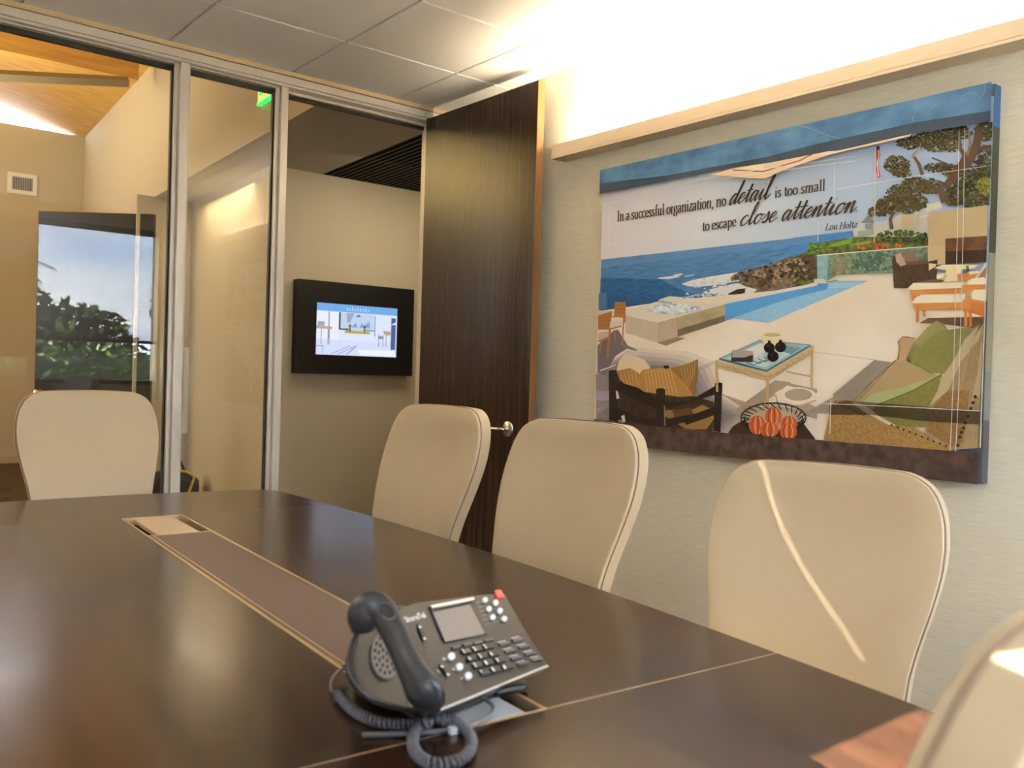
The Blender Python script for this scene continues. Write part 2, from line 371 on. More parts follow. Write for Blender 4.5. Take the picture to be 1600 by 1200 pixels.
# far wall, baseboard, roof deck and beams
bm = bmesh.new(); prism(bm, [(-6, LFAR, 0), (2.75, LFAR, 0), (2.75, LFAR, CZ+2.70), (1.7, LFAR, CZ+2.70), (1.3, LFAR, CZ+2.86), (-6, LFAR, CZ+3.99)], (0, .15, 0)); struct(obj('wall_far', bm, LWALL))
struct(obj('baseboard_far', bx(-6, 2.7, LFAR-.02, LFAR, 0, .08), mat('light_base', (190, 176, 150), .6)))
DECKZ = CZ+2.80
bm = bmesh.new()
def deck_z(x): return CZ+2.70+.155*(2.67-x)
prism(bm, [(-6.05, GY+.02, deck_z(-6.05)), (2.80, GY+.02, deck_z(2.8)), (2.80, LFAR+.05, deck_z(2.8)), (-6.05, LFAR+.05, deck_z(-6.05))], (0, 0, .12))
box(bm, 2.5, 7, GY, LFAR, CZ+2.85, CZ+2.95)
struct(obj('ceiling_deck', bm, TIMBER))
bm = bmesh.new(); prism(bm, [(-6, 8.25, CZ+2.50), (2.36, 8.25, CZ+2.50), (2.36, 8.25, CZ+2.665), (-6, 8.25, CZ+2.665)], (0, .14, 0))
struct(obj('trim_6', bm, TIMBER))
bm = bmesh.new()
pa, pb = onY(-260, 105, 8.0), onY(200, 128, 8.0)
tube(bm, [pa, pb], .045, 4); struct(obj('trim_7', bm, mat('steel_strut', (150, 138, 112), .5)))

# far dark door with its knob
dl, dr = onY(55, 470, 9.0), onY(209, 470, 9.0)
ddir = Vector((math.cos(YAW), -math.sin(YAW), 0))
base = onZ(57, 613, CZ-.28); base.z = 0
d2 = struct(bpy.data.objects.new('door_2', None)); COL.objects.link(d2)
dep = (base-Vector((0, 0, 0))).dot(Vector((CF.x, CF.y, 0)).normalized())
d2.location = base; d2.rotation_euler = (0, 0, math.atan2(ddir.y, ddir.x))
bm = bmesh.new(); box(bm, -.02, 1.0, 0.0, .045, 0, CZ+1.46*dep/8.7); obj('door_leaf', bm, mat('black_brown_door', (16, 11, 10), .35), d2, bevel=.002)
bm = bmesh.new(); lathe(bm, [(.032, 0), (.034, .01), (.014, .016), (.014, .04), (.03, .05), (.036, .068), (.03, .085), (.012, .092)], Matrix.Translation((.035, 0, CZ-.285)) @ Matrix.Rotation(PI/2, 4, 'X'), 20)
obj('door_knob', bm, CHROME, d2, smooth=True)
print('door2', tuple(base), dep)
# ---- lobby things
a, b = onY(12, 268, LFAR), onY(57, 307, LFAR)
vt = thing('air_vent', 'white square air vent grille high on the far lobby wall', 'air vent', ((a.x+b.x)/2, LFAR, (a.z+b.z)/2))
hw, hh = (b.x-a.x)/2, (a.z-b.z)/2
bm = bmesh.new(); r_ = .045
for q in ((-hw, hw, -hh, -hh+r_), (-hw, hw, hh-r_, hh), (-hw, -hw+r_, -hh+r_, hh-r_), (hw-r_, hw, -hh+r_, hh-r_)): box(bm, q[0], q[1], -.02, 0, q[2], q[3])
obj('frame', bm, WHITE, vt)
bm = bmesh.new(); box(bm, -hw+r_, hw-r_, -.004, -.001, -hh+r_, hh-r_); obj('duct_opening', bm, DARK, vt)
bm = bmesh.new(); n = 9
for k in range(n):
    x = -hw+r_+(2*hw-2*r_)*(k+.5)/n; box(bm, x-.003, x+.003, -.016, -.005, -hh+r_, hh-r_)
for k in range(7):
    z = -hh+r_+(2*hh-2*r_)*(k+.5)/7; box(bm, -hw+r_, hw-r_, -.014, -.006, z-.003, z+.003)
obj('grille', bm, mat('grille_grey_paint', (170, 168, 164), .5), vt)

def bulk_pt(x, y):          # a pixel on the bulkhead plane
    p0 = Vector((bulk_x(GY), GY, 0)); n = Vector((LFAR-GY, -(bulk_x(LFAR)-bulk_x(GY)), 0)).normalized()
    d = ray(x, y); return EYE+d*((p0-EYE).dot(n)/d.dot(n))
p = bulk_pt(408, 166)
ex = thing('exit_sign', 'green glowing exit sign standing out from the bulkhead over the corridor', 'exit sign', p+Vector((-.012, 0, 0)), math.atan2(LFAR-GY, bulk_x(LFAR)-bulk_x(GY))+PI)
# local +x runs along the bulkhead towards the viewer's right, -z hangs; built flat on the wall
EXW, EXH = .36, .22
bm = bmesh.new(); box(bm, 0, EXW, -.012, 0, .012, EXH); obj('face_panel', bm, mat('sign_face', (240, 225, 150), .4, emit=((236, 214, 120), .35)), ex)
bm = bmesh.new(); box(bm, -.004, EXW+.004, -.016, .016, 0, .014); obj('lit_edge', bm, mat('green_edge', (40, 230, 90), .4, emit=((30, 240, 90), 1.2)), ex)
bm = bmesh.new(); st = .022
def seg2(x0, z0, x1, z1, wd):
    d = Vector((x1-x0, 0, z1-z0)).normalized(); s = Vector((-d.z, 0, d.x))*wd/2; A, B = Vector((x0, 0, z0)), Vector((x1, 0, z1))
    prism(bm, [A-s, B-s, B+s, A+s], (0, -.003, 0))
SY = -.0125
zb, zt = .05, .185
def L(x): return x
for (x0, z0, x1, z1) in ((.045, zb, .045, zt), (.034, zb+.011, .095, zb+.011), (.034, (zb+zt)/2, .088, (zb+zt)/2), (.034, zt-.011, .095, zt-.011),
                         (.12, zb, .185, zt), (.185, zb, .12, zt), (.222, zb, .222, zt), (.25, zt-.011, .325, zt-.011), (.288, zb, .288, zt)):
    seg2(x0, z0, x1, z1, st)
for v in bm.verts: v.co.y += SY
obj('lettering', bm, mat('exit_green', (20, 190, 60), .4, emit=((10, 200, 50), .8)), ex)

RY = 8.2
def plate(name, label, cat, x0, y0, x1, y1, mt, group=None, toggle=True):
    a, b = onY(x0, y0, RY), onY(x1, y1, RY)
    t = thing(name, label, cat, ((a.x+b.x)/2, RY, b.z), group=group); hw = abs(b.x-a.x)/2; h = a.z-b.z
    bm = bmesh.new(); box(bm, -hw, hw, -.008, 0, 0, h); obj('cover', bm, mt, t, bevel=.002)
    if toggle:
        bm = bmesh.new(); box(bm, -hw*.4, hw*.4, -.011, -.007, h*.25, h*.75); obj('rocker', bm, mt, t, bevel=.002)
    return t
TANP = mat('tan_switch_plate', (150, 136, 112), .5)
plate('switch_plate', 'tan switch plate on the recess wall, the one nearer the white window frame', 'switch plate', 316, 686, 322.5, 706, TANP, 'tan switch plates')
plate('switch_plate', 'tan switch plate on the recess wall, the one next to the wall corner', 'switch plate', 329, 689, 334, 709, TANP, 'tan switch plates')
plate('card_reader', 'small black card reader on the recess wall beside the white window frame', 'card reader', 299, 568, 305, 592, BLK, toggle=False)
# narrow window with white frame in the recess wall
a, b = onY(262, 545, RY), onY(294, 671, RY)
w5 = struct(bpy.data.objects.new('window_7', None)); COL.objects.link(w5); w5.location = ((a.x+b.x)/2, RY, b.z)
hw, h = (b.x-a.x)/2, CZ+.13-b.z
bm = bmesh.new()
for q in ((-hw, hw, -.03, 0), (-hw, hw, h, h+.03), (-hw, -hw+.03, 0, h), (hw-.06, hw, 0, h)): box(bm, q[0], q[1], -.03, 0, q[2], q[3])
obj('window_frame', bm, WHITE, w5)
bm = bmesh.new(); box(bm, -hw+.03, hw-.06, -.006, -.002, 0, h); obj('blind', bm, mat('grey_blind', (190, 190, 186), .7, noise=((2, 2, 160), .25)), w5)

# dark bag with yellow trim on the lobby floor in the recess
p = onY(278, 768, 7.6); p.z = 0
bg = thing('tote_bag', 'black bag with a yellow trim strap on the lobby floor behind the glass', 'bag', p)
bm = bmesh.new()
zt = onY(285, 735, 7.6).z
prism(bm, [(-.22, -.1, 0), (.16, -.1, 0), (.15, -.1, zt*.72), (.08, -.1, zt), (-.16, -.1, zt), (-.23, -.1, zt*.6)], (0, .2, 0)); obj('body', bm, mat('black_canvas', (40, 32, 26), .8), bg, bevel=.03, seg=3)
bm = bmesh.new(); tube(bm, catmull([(.02, -.112, .02), (.075, -.112, zt*.62), (.09, -.112, zt*.85), (.02, -.112, zt*1.0), (-.1, -.10, zt*1.02)], 6), .011, 8); obj('strap', bm, mat('yellow_strap', (222, 190, 30), .5), bg, smooth=True)
bm = bmesh.new(); tube(bm, catmull([(-.12, 0, zt*.98), (-.08, 0, zt+.09), (.0, 0, zt+.09), (.05, 0, zt*.98)], 6), .012, 8); obj('handle', bm, BLK, bg, smooth=True)

# ---- television on the corridor wall
TA, TB = onY(460, 435, TVY-.09), onY(643, 588, TVY-.09)
tvx0, tvx1 = onY(465, 510, TVY-.09).x, onY(646, 510, TVY-.09).x
tvz1, tvz0 = (onY(552, 443.5, TVY-.09)).z, onY(552, 585.5, TVY-.09).z
tv = thing('wall_display', 'black framed screen showing a white interior on the wall beyond the open door', 'television', ((tvx0+tvx1)/2, TVY, (tvz0+tvz1)/2))
hw, hh = (tvx1-tvx0)/2, (tvz1-tvz0)/2
TVF = mat('black_tv_frame', (10, 8, 8), .5)
sx0, sx1 = onY(494, 510, TVY-.085).x-tv.location.x, onY(620.5, 510, TVY-.085).x-tv.location.x
sz1, sz0 = onY(555, 477, TVY-.085).z-tv.location.z, onY(555, 556, TVY-.085).z-tv.location.z
bm = bmesh.new()
for q in ((-hw, hw, -hh, sz0), (-hw, hw, sz1, hh), (-hw, sx0, sz0, sz1), (sx1, hw, sz0, sz1)): box(bm, q[0], q[1], -.09, 0, q[2], q[3])
obj('frame', bm, TVF, tv)
def emis(name, rgb, s=1.0): return mat(name, (0, 0, 0), .4, emit=(rgb, s))
bm = bmesh.new(); SM = []
def spoly(pts, rgb, lay):
    nm = 'screen_%d_%d_%d' % rgb; mm = emis(nm, rgb, .56)
    if mm not in SM: SM.append(mm)
    vs = [bm.verts.new((sx0+(sx1-sx0)*u, -.080-.0004*lay, sz0+(sz1-sz0)*v)) for u, v in pts]
    bm.faces.new(vs).material_index = SM.index(mm)
def srect(u0, v0, u1, v1, rgb, lay): spoly([(u0, v0), (u1, v0), (u1, v1), (u0, v1)], rgb, lay)
srect(0, 0, 1, 1, (214, 224, 250), 0)
srect(0, .85, 1, 1, (112, 168, 222), 1); srect(0, .0, 1, .30, (206, 216, 244), 1)
for k in range(9): srect(.36+k*.033, .885, .37+k*.033, .885+random.uniform(.04, .1), (196, 226, 248), 2)
srect(.0, .30, .27, .84, (226, 232, 250), 1); srect(.70, .30, 1, .84, (214, 224, 248), 1)
srect(.145, .30, .16, .84, (158, 152, 168), 2); srect(.27, .52, .29, .84, (30, 70, 50), 2); srect(.71, .4, .722, .82, (120, 140, 186), 2)
srect(.29, .5, .70, .84, (190, 204, 232), 1); spoly([(.36, .84), (.46, .84), (.40, .64), (.37, .66)], (158, 164, 192), 2)
spoly([(.42, .56), (.48, .66), (.5, .56)], (120, 164, 196), 2); spoly([(.52, .56), (.55, .66), (.58, .6), (.64, .7), (.66, .56)], (128, 164, 204), 2)
spoly([(.47, .77), (.51, .83), (.54, .77)], (90, 130, 150), 3); srect(.27, .5, .39, .53, (60, 76, 120), 3); srect(.58, .5, .7, .525, (110, 130, 170), 3)
spoly([(.34, .44), (.66, .44), (.65, .49), (.35, .5)], (176, 168, 60), 3); srect(.395, .47, .415, .58, (146, 90, 50), 4); srect(.575, .47, .595, .58, (146, 90, 50), 4)
srect(.39, .57, .42, .61, (60, 110, 60), 5); srect(.57, .57, .60, .61, (60, 110, 60), 5)
spoly([(0, .5), (.19, .5), (.19, .55), (0, .56)], (182, 164, 136), 3); srect(.02, .56, .1, .64, (150, 160, 170), 3)
for u in (.06, .14, .155): srect(u, .2, u+.008, .5, (150, 130, 110), 3)
spoly([(.82, .53), (.92, .52), (.92, .44), (.84, .45)], (180, 160, 120), 3); srect(.76, .36, .83, .42, (140, 142, 150), 3)
for u in (.765, .82, .86): srect(u, .2, u+.008, .45, (140, 130, 120), 3)
srect(.925, .15, .985, .8, (70, 100, 142), 3); spoly([(.92, .66), (.985, .72), (.985, .66)], (232, 220, 232), 4)
for k, (u0, u1) in enumerate(((.18, .40), (.26, .46), (.36, .48))): spoly([(u0, .02), (u0+.02, .02), (u1+.02, .19), (u1, .19)], (140, 158, 190), 2)
spoly([(.5, .12), (.97, .14), (.99, .02), (.55, .02)], (230, 236, 252), 2)
srect(.0, .16, .1, .18, (150, 164, 190), 2); srect(.08, .02, .09, .16, (160, 172, 200), 2)
s_ = obj('screen', bm, SM, tv, keep=True); s_['label'] = 'lit screen with a bright white interior picture'

# black office chair in the lobby (only its top shows)
p = onY(165, 603, 6.9)
oc = thing('office_chair', 'black chair in the lobby, its top showing above the far cream chair', 'chair', (p.x, p.y, -.05), math.radians(200))
bm = bmesh.new(); lathe(bm, [(.30, .05), (.31, .06), (.05, .09), (.03, .12), (.03, .42)], n=20); obj('pedestal', bm, BLK, oc, smooth=True)
bm = bmesh.new(); box(bm, -.24, .24, -.24, .24, .42, .50); obj('seat', bm, mat('black_fabric', (30, 28, 30), .7), oc, bevel=.03, seg=3)
bm = bmesh.new(); box(bm, -.19, .19, -.27, -.20, .52, p.z); obj('backrest', bm, mat('black_fabric', (30, 28, 30), .7), oc, bevel=.05, seg=4)
bm = bmesh.new(); box(bm, -.03, .03, -.3, -.26, .40, .7); obj('back_bracket', bm, BLK, oc)

# ================================================================== CONFERENCE TABLE
TZ = CZ-.45
TO = Vector((.717, .899, 0)); TANG = math.radians(3.9)
ta = Vector((math.sin(TANG), math.cos(TANG), 0)); tb = Vector((math.cos(TANG), -math.sin(TANG), 0))
SN, SF, SC = -.45, 2.25, .9               # near end, far end, middle
tbl = thing('conference_table', 'long dark espresso conference table with a grey inlay strip down its middle', 'table', (TO.x, TO.y, 0), -TANG)
def hwid(s): return .603-.043*(s-SC)**2
IW = .083                                  # half width of the inlay channel
def top_outline(side):                     # side = +1 / -1: list of (t, s) from near end to far end, with rounded corners
    pts = []
    for k in range(41):
        s = SN+.05+(SF-SN-.10)*k/40; pts.append((hwid(s), s))
    n0 = [(hwid(SN)-.05+.05*math.sin(a_), SN+.05-.05*math.cos(a_)) for a_ in [PI/2*i/6 for i in range(6)]]
    f0 = [(hwid(SF)-.05+.05*math.cos(a_), SF-.05+.05*math.sin(a_)) for a_ in [PI/2*i/6 for i in range(1, 7)]]
    pts = n0+pts+f0
    def bow(t, s):
        return s+(.045*(1-(t/.52)**2) if s > SF-.03 else -.045*(1-(t/.52)**2) if s < SN+.03 else 0)
    return [(side*t, bow(t, s)) for t, s in pts]
TOPT = .036
def slab(bm, pts, z0, z1): prism(bm, [(t, s, z0) for t, s in pts], (0, 0, z1-z0))
def half(side, s0, s1, inner):
    o_ = [(t, s) for t, s in top_outline(side) if s0-1e-6 <= s <= s1+1e-6]
    return o_
G = .0012
# the top is three panels: two long halves between the joints, and an end leaf at each end
def clip_panel(side):
    o_ = [(t, s) for t, s in top_outline(side) if .0+G < s < 1.80-G]
    return [(side*IW, G), (side*hwid(G), G)]+o_+[(side*hwid(1.8), 1.80-G), (side*IW, 1.80-G)]
for side in (1, -1):
    bm = bmesh.new(); slab(bm, clip_panel(side), TZ-TOPT, TZ); obj('top_panel', bm, WOOD, tbl, bevel=.0015, seg=2)
for far in (0, 1):
    R_ = top_outline(1); L_ = top_outline(-1)
    if far:
        o_ = [p for p in R_ if p[1] > 1.80+G]+[(t, SF+.045*(1-(t/.52)**2)) for t in [.4-.1*k for k in range(9)]]+[p for p in L_[::-1] if p[1] > 1.80+G]
        o_ = [(hwid(1.8), 1.80+G)]+o_+[(-hwid(1.8), 1.80+G)]
    else:
        o_ = [p for p in R_[::-1] if p[1] < -G]+[(t, SN-.045*(1-(t/.52)**2)) for t in [.4-.1*k for k in range(9)]]+[p for p in L_ if p[1] < -G]
        o_ = [(hwid(0), -G)]+o_+[(-hwid(0), -G)]
    bm = bmesh.new(); slab(bm, o_, TZ-TOPT, TZ); obj('end_leaf', bm, WOOD, tbl, bevel=.0015, seg=2)
GOLD = mat('pale_bronze_trim', (206, 178, 138), .35, metal=.7)
bm = bmesh.new()
for t in (-IW, IW): box(bm, t-.0032, t+.0032, 0, 1.80, TZ-TOPT, TZ+.0008)
box(bm, -IW+.012, -IW+.015, .30, 1.50, TZ-.01, TZ+.0006)
box(bm, -IW, IW, -.002, .002, TZ-TOPT, TZ+.0008); box(bm, -IW, IW, 1.798, 1.802, TZ-TOPT, TZ+.0008)
box(bm, -IW, IW, 1.497, 1.500, TZ-.02, TZ+.0006); box(bm, -IW, IW, .300, .303, TZ-.02, TZ+.0006)
obj('metal_trim', bm, GOLD, tbl)
for s in (0, 1.8):
    for sg_ in (1, -1):
        a, b = sorted((sg_*(IW+.004), sg_*(hwid(s)-.002))); bm = bmesh.new(); box(bm, a, b, s-.0011, s+.0011, TZ-.01, TZ-.0002)
        obj('joint_strip', bm, mat('joint_strip', (150, 122, 100), .5), tbl)
bm = bmesh.new(); box(bm, -IW+.003, IW-.003, .303, 1.497, TZ-.02, TZ-.0008); obj('inlay_strip', bm, mat('brown_leather_inlay', (98, 80, 72), .5, bump=((600, 600, 600), .15)), tbl)
for s0, s1 in ((1.503, 1.795), (.005, .297)):
    bm = bmesh.new()
    box(bm, -IW+.003, IW-.003, s0, s1, TZ-.11, TZ-.10); box(bm, -IW+.003, -IW+.006, s0, s1, TZ-.10, TZ-.02)
    box(bm, IW-.006, IW-.003, s0, s1, TZ-.10, TZ-.02); box(bm, -IW+.006, IW-.006, s0, s0+.003, TZ-.10, TZ-.02); box(bm, -IW+.006, IW-.006, s1-.003, s1, TZ-.10, TZ-.02)
    wl = obj('cable_well', bm, mat('dark_well', (40, 40, 52), .4), tbl)
    bm = bmesh.new(); far = s0 > 1
    box(bm, -IW+.030, IW-.026, s0+(.012 if far else .004), s1-.012, TZ-.014, TZ-.002)
    ld = obj('well_lid', bm, mat('tan_metal_lid', (206, 182, 152), .4, metal=.3) if far else mat('silver_lid', (214, 217, 222), .35, metal=.25), wl, bevel=.0015); ld['label'] = 'tan lid' if far else 'silver lid'
for s in (.25, 1.55):
    bm = bmesh.new(); box(bm, -.18, .18, s-.04, s+.04, .0, TZ-.125); box(bm, -.22, .22, s-.07, s+.07, 0, .05)
    obj('pedestal', bm, WOOD, tbl, bevel=.004)
bm = bmesh.new(); box(bm, -.02, .02, .29, 1.51, .2, .6); obj('modesty_panel', bm, WOOD, tbl)

# ================================================================== CHAIRS
BT, BB = 1.09, .50                         # top and bottom of the backrest
HW_TAB = [(0, .150), (.006, .172), (.02, .197), (.04, .2135), (.07, .228), (.10, .2355), (.14, .240), (.18, .2395), (.22, .234), (.27, .224), (.32, .212), (.37, .203), (.42, .198), (.50, .196), (.59, .190)]
def interp(tab, h):
    for (a, va), (b, vb) in zip(tab, tab[1:]):
        if h <= b: return va+(vb-va)*(h-a)/(b-a)
    return tab[-1][1]
def fwd(h):
    s = min(h/.46, 1); v = .105*math.sin(PI/2*s)**2
    return v-.06*max(0, (h-.46)/.13)**1.5
def make_chair():
    t = thing('conference_chair', '', 'chair', group='cream chairs around the conference table')
    NH, NT = 34, 20
    hs = [.59*(k/NH)**1.5 for k in range(NH+1)]
    def P(h, u, d):
        wd = interp(HW_TAB, h); edge = min(1, (1-abs(u))*wd/.05); ed2 = min(1, h/.05)
        puff = .010*(1-(1-edge)**2)*(1-(1-ed2)**2)
        dz = .012*(abs(u)**3) if h < .02 else 0
        return Vector((-.27+fwd(h)+.028*u*u*(wd/.24)**2+(puff if d == 0 else 0)-d, u*wd, BT-h-.004*u*u*(1-min(1, h/.05))))
    bm = bmesh.new(); TH = .046
    g = [[bm.verts.new(P(h, -1+2*k/NT, 0)) for k in range(NT+1)] for h in hs]
    gb = [[bm.verts.new(P(h, -1+2*k/NT, TH)) for k in range(NT+1)] for h in hs]
    for i in range(NH):
        for k in range(NT):
            bm.faces.new((g[i][k], g[i][k+1], g[i+1][k+1], g[i+1][k])); bm.faces.new((gb[i][k+1], gb[i][k], gb[i+1][k], gb[i+1][k+1]))
    loop = [(0, k) for k in range(NT+1)]+[(i, NT) for i in range(1, NH+1)]+[(NH, k) for k in range(NT-1, -1, -1)]+[(i, 0) for i in range(NH-1, 0, -1)]
    for (i, k), (i2, k2) in zip(loop, loop[1:]+loop[:1]): bm.faces.new((g[i][k], g[i2][k2], gb[i2][k2], gb[i][k]))
    bk = obj('backrest', bm, LEATH, t, smooth=True)
    bv = bk.modifiers.new('bevel', 'BEVEL'); bv.width = .006; bv.segments = 3; bv.limit_method = 'ANGLE'; bv.angle_limit = math.radians(50)
    bk.modifiers.new('wn', 'WEIGHTED_NORMAL')
    bm = bmesh.new(); path = [P(h, 1, .010)+Vector((0, .0014, 0)) for h in hs[::-1]]+[P(0, u, .010)+Vector((0, 0, .0014)) for u in (.6, .2, -.2, -.6)]+[P(h, -1, .010)-Vector((0, .0014, 0)) for h in hs]
    tube(bm, path, .0016, 6); sm = obj('seam', bm, SEAM, bk, smooth=True); sm['label'] = 'thin brown seam around the front panel'
    bm = bmesh.new(); box(bm, -.205, .27, -.245, .245, .40, .475); obj('seat', bm, LEATH, t, bevel=.03, seg=4)
    for s in (-1, 1):
        bm = bmesh.new(); y = s*.250
        tube(bm, catmull([(-.10, y*.9, .385), (-.185, y, .43), (-.205, y, .54), (-.20, y, .66), (-.178, y, .712), (-.145, y, .722), (-.112, y, .708), (-.085, y, .672), (-.02, y, .652), (.10, y, .645), (.135, y, .59), (.11, y, .49), (.02, y*.9, .385)], 7), .017, 12, flat=.8)
        for v in bm.verts: v.co.z -= .012; v.co.x -= .008
        obj('armrest', bm, BLK, t, smooth=True)
    bm = bmesh.new(); lathe(bm, [(.10, .36), (.10, .40)], n=20); lathe(bm, [(.028, .10), (.028, .37)], n=16); lathe(bm, [(.04, .06), (.045, .12), (.03, .14)], n=16)
    obj('gas_column', bm, BLK, t, smooth=False)
    bm = bmesh.new(); box(bm, -.255, -.19, -.03, .03, .37, .56); obj('back_bracket', bm, BLK, t, bevel=.004)
    bm = bmesh.new()
    for k in range(5):
        a = 2*PI*k/5; d = Vector((math.cos(a), math.sin(a), 0)); tube(bm, [d*.03+Vector((0, 0, .10)), d*.14+Vector((0, 0, .092)), d*.245+Vector((0, 0, .068))], [.026, .022, .016], 8)
    obj('star_base', bm, STEEL, t, smooth=True)
    for k in range(5):
        a = 2*PI*k/5; bm = bmesh.new(); c = Vector((math.cos(a)*.245, math.sin(a)*.245, .027)); ax = Vector((-math.sin(a), math.cos(a), 0))
        tube(bm, [c-ax*.022, c+ax*.022], .027, 16); obj('caster', bm, BLK, t)
    return t
chair0 = make_chair()
def dup(r0, name=None):
    r = r0.copy(); COL.objects.link(r)
    for c in list(r0.children):
        d = c.copy(); COL.objects.link(d); d.parent = r
        for g_ in list(c.children):
            q = g_.copy(); COL.objects.link(q); q.parent = d
    return r
CHAIRS = [  # x, y, facing, drop, label
    (.855, 3.245, math.radians(-90), .004, 'cream leather chair at the far head of the table, its back to the glass'),
    (1.268, 2.225, math.radians(180), 0, 'cream leather chair in front of the open dark door, left of the lever handle'),
    (1.315, 1.67, math.radians(180), .014, 'cream leather chair overlapping the lower left corner of the mural, right of the lever handle'),
    (1.42, .972, math.radians(190), .068, 'cream leather chair with a thin streak of sunlight down its back, below the mural'),
    (.655, .45, math.radians(90), .012, 'sunlit chair close to the camera, only a blurred white shoulder of it showing'),
]
for i, (x, y, a, drop, lab) in enumerate(CHAIRS):
    c = chair0 if i == 0 else dup(chair0)
    c.location = (x, y, -drop); c.rotation_euler = (0, 0, a); c['label'] = lab
    if drop:
        for ch in c.children:
            if ch.name.split('.')[0] in ('star_base', 'caster'): ch.location.z += drop
    for ch in c.children:
        if ch.name.split('.')[0] == 'armrest' and i in (0, 3): ch.location.z -= .05

# ================================================================== DESK PHONE
def text_mesh(s, size, shear=0.0, bold=0.0):
    cu = bpy.data.curves.new('lettering', 'FONT'); cu.body = s; cu.size = size; cu.shear = shear; cu.offset = bold
    o = bpy.data.objects.new('lettering_source', cu); COL.objects.link(o)
    dg = bpy.context.evaluated_depsgraph_get(); me = bpy.data.meshes.new_from_object(o.evaluated_get(dg))
    bpy.data.objects.remove(o); bpy.data.curves.remove(cu); return me
FRp, RRp = onZ(858, 1040, TZ+.0375), onZ(788, 926, TZ+.121)
FLp = onZ(693, 1108, TZ+.0375)
pn_ = (FRp-FLp).cross(RRp-FRp).normalized()
if pn_.z < 0: pn_ = -pn_
def onF(x, y, h=0.0):
    d = ray(x, y); return EYE+d*((FRp+pn_*h-EYE).dot(pn_)/d.dot(pn_))
ph = thing('desk_phone', 'black corded desk phone with tilted keypad standing on the conference table', 'telephone', (FLp.x, FLp.y, TZ))
PO = Vector(ph.location)
def shift(bm):
    for v in bm.verts: v.co -= PO
    return bm
BODY = mat('phone_black_plastic', (38, 38, 40), .36, bump=((900, 900, 900), .05))
BLK2 = mat('phone_dark_plastic', (26, 26, 29), .4)
SILV = mat('phone_silver_trim', (176, 180, 190), .3, metal=.6)
def solid(bm, top, bot):
    a = [bm.verts.new(p) for p in top]; b = [bm.verts.new(p) for p in bot]; n = len(a)
    bm.faces.new(a); bm.faces.new(b[::-1])
    for i in range(n): bm.faces.new((a[i], b[i], b[(i+1) % n], a[(i+1) % n]))
bm = bmesh.new()
fp = [onF(x, y) for x, y in ((622, 951), (650, 941), (700, 935), (760, 928), (788, 926), (806, 958), (830, 998), (858, 1040), (800, 1064), (740, 1089), (680, 1113), (640, 1030))]
solid(bm, fp, [p-pn_*.017 for p in fp]); obj('faceplate', shift(bm), BODY, ph, bevel=.0025, seg=3)
bm = bmesh.new()                          # bright lip along the front edge
lip = [onF(x, y, .0004) for x, y in ((688, 1107), (740, 1086), (800, 1061), (855, 1038.5), (858, 1041), (800, 1064.5), (740, 1089.5), (690, 1110))]
solid(bm, lip, [p-pn_*.002 for p in lip]); obj('front_lip', shift(bm), SILV, ph)
# cradle at the left, deep to the table
cr_ = [(650, 962), (610, 947), (580, 958), (556, 984), (543, 1015), (539, 1046), (550, 1074), (580, 1098), (625, 1112), (672, 1116), (690, 1108), (668, 1040)]
crp = catmull([onF(x, y, -.006) for x, y in cr_], 4, closed=True)
bm = bmesh.new(); bot = catmull([onZ(618+(x-618)*.8, 1056+(y-1040)*.7, TZ+.0005) for x, y in cr_], 4, closed=True); solid(bm, crp, bot); obj('cradle', shift(bm), BLK2, ph, bevel=.004, seg=3)
cc = sum((onF(x, y, -.006) for x, y in cr_), Vector())/len(cr_)
bm = bmesh.new()                          # raised rim and sunk dish of the cradle
tube(bm, [p+(cc-p)*.06+pn_*.003 for p in crp], .0035, 8, closed=True); obj('cradle_rim', shift(bm), BODY, ph, smooth=True)
bm = bmesh.new()
rings = []
for f, h in ((.10, .0015), (.25, .0012), (.45, .0010), (.8, .0008)): rings.append([bm.verts.new(p+(cc-p)*f+pn_*h) for p in crp])
for a, b in zip(rings, rings[1:]):
    for i in range(len(a)): bm.faces.new((a[i], a[(i+1) % len(a)], b[(i+1) % len(a)], b[i]))
bm.faces.new(rings[-1]); obj('cradle_dish', shift(bm), BODY, ph, smooth=True)
gc = onF(604, 1022, -.003); gx = (onF(628, 1012, -.003)-gc); gy = (onF(598, 985, -.003)-gc)
bm = bmesh.new(); gv = [gc+gx*math.cos(a)*.95+gy*math.sin(a)*.95 for a in [2*PI*k/28 for k in range(28)]]
solid(bm, [p+pn_*.0012 for p in gv], [p-pn_*.002 for p in gv]); sg = obj('speaker_grille', shift(bm), mat('grille_grey', (92, 88, 88), .35), ph)
bm = bmesh.new()
for r_, n in ((.0, 1), (.28, 6), (.52, 11), (.76, 16)):
    for k in range(n):
        a = 2*PI*k/n+r_; c = gc+gx*math.cos(a)*r_+gy*math.sin(a)*r_+pn_*.0013
        solid(bm, [c+gx*math.cos(q)*.085+gy*math.sin(q)*.085+pn_*.0003 for q in [2*PI*i/8 for i in range(8)]], [c+gx*math.cos(q)*.085+gy*math.sin(q)*.085 for q in [2*PI*i/8 for i in range(8)]])
obj('grille_holes', shift(bm), mat('hole_black', (6, 6, 6), .8), sg)
# stand under the faceplate
bm = bmesh.new(); tp = [onF(x, y, -.017) for x, y in ((700, 1062), (812, 1022), (772, 950), (660, 965))]
solid(bm, tp, [Vector((p.x, p.y, TZ+.0005)) for p in tp]); obj('stand', shift(bm), BLK2, ph, bevel=.002)
bm = bmesh.new(); c = onZ(796, 1076, TZ+.004)
tube(bm, catmull([onZ(772, 1082, TZ+.008), onZ(800, 1076, TZ+.008), onZ(818, 1072, TZ+.008), onZ(800, 1058, TZ+.008)], 5), .007, 10); obj('foot', shift(bm), BLK2, ph, smooth=True)
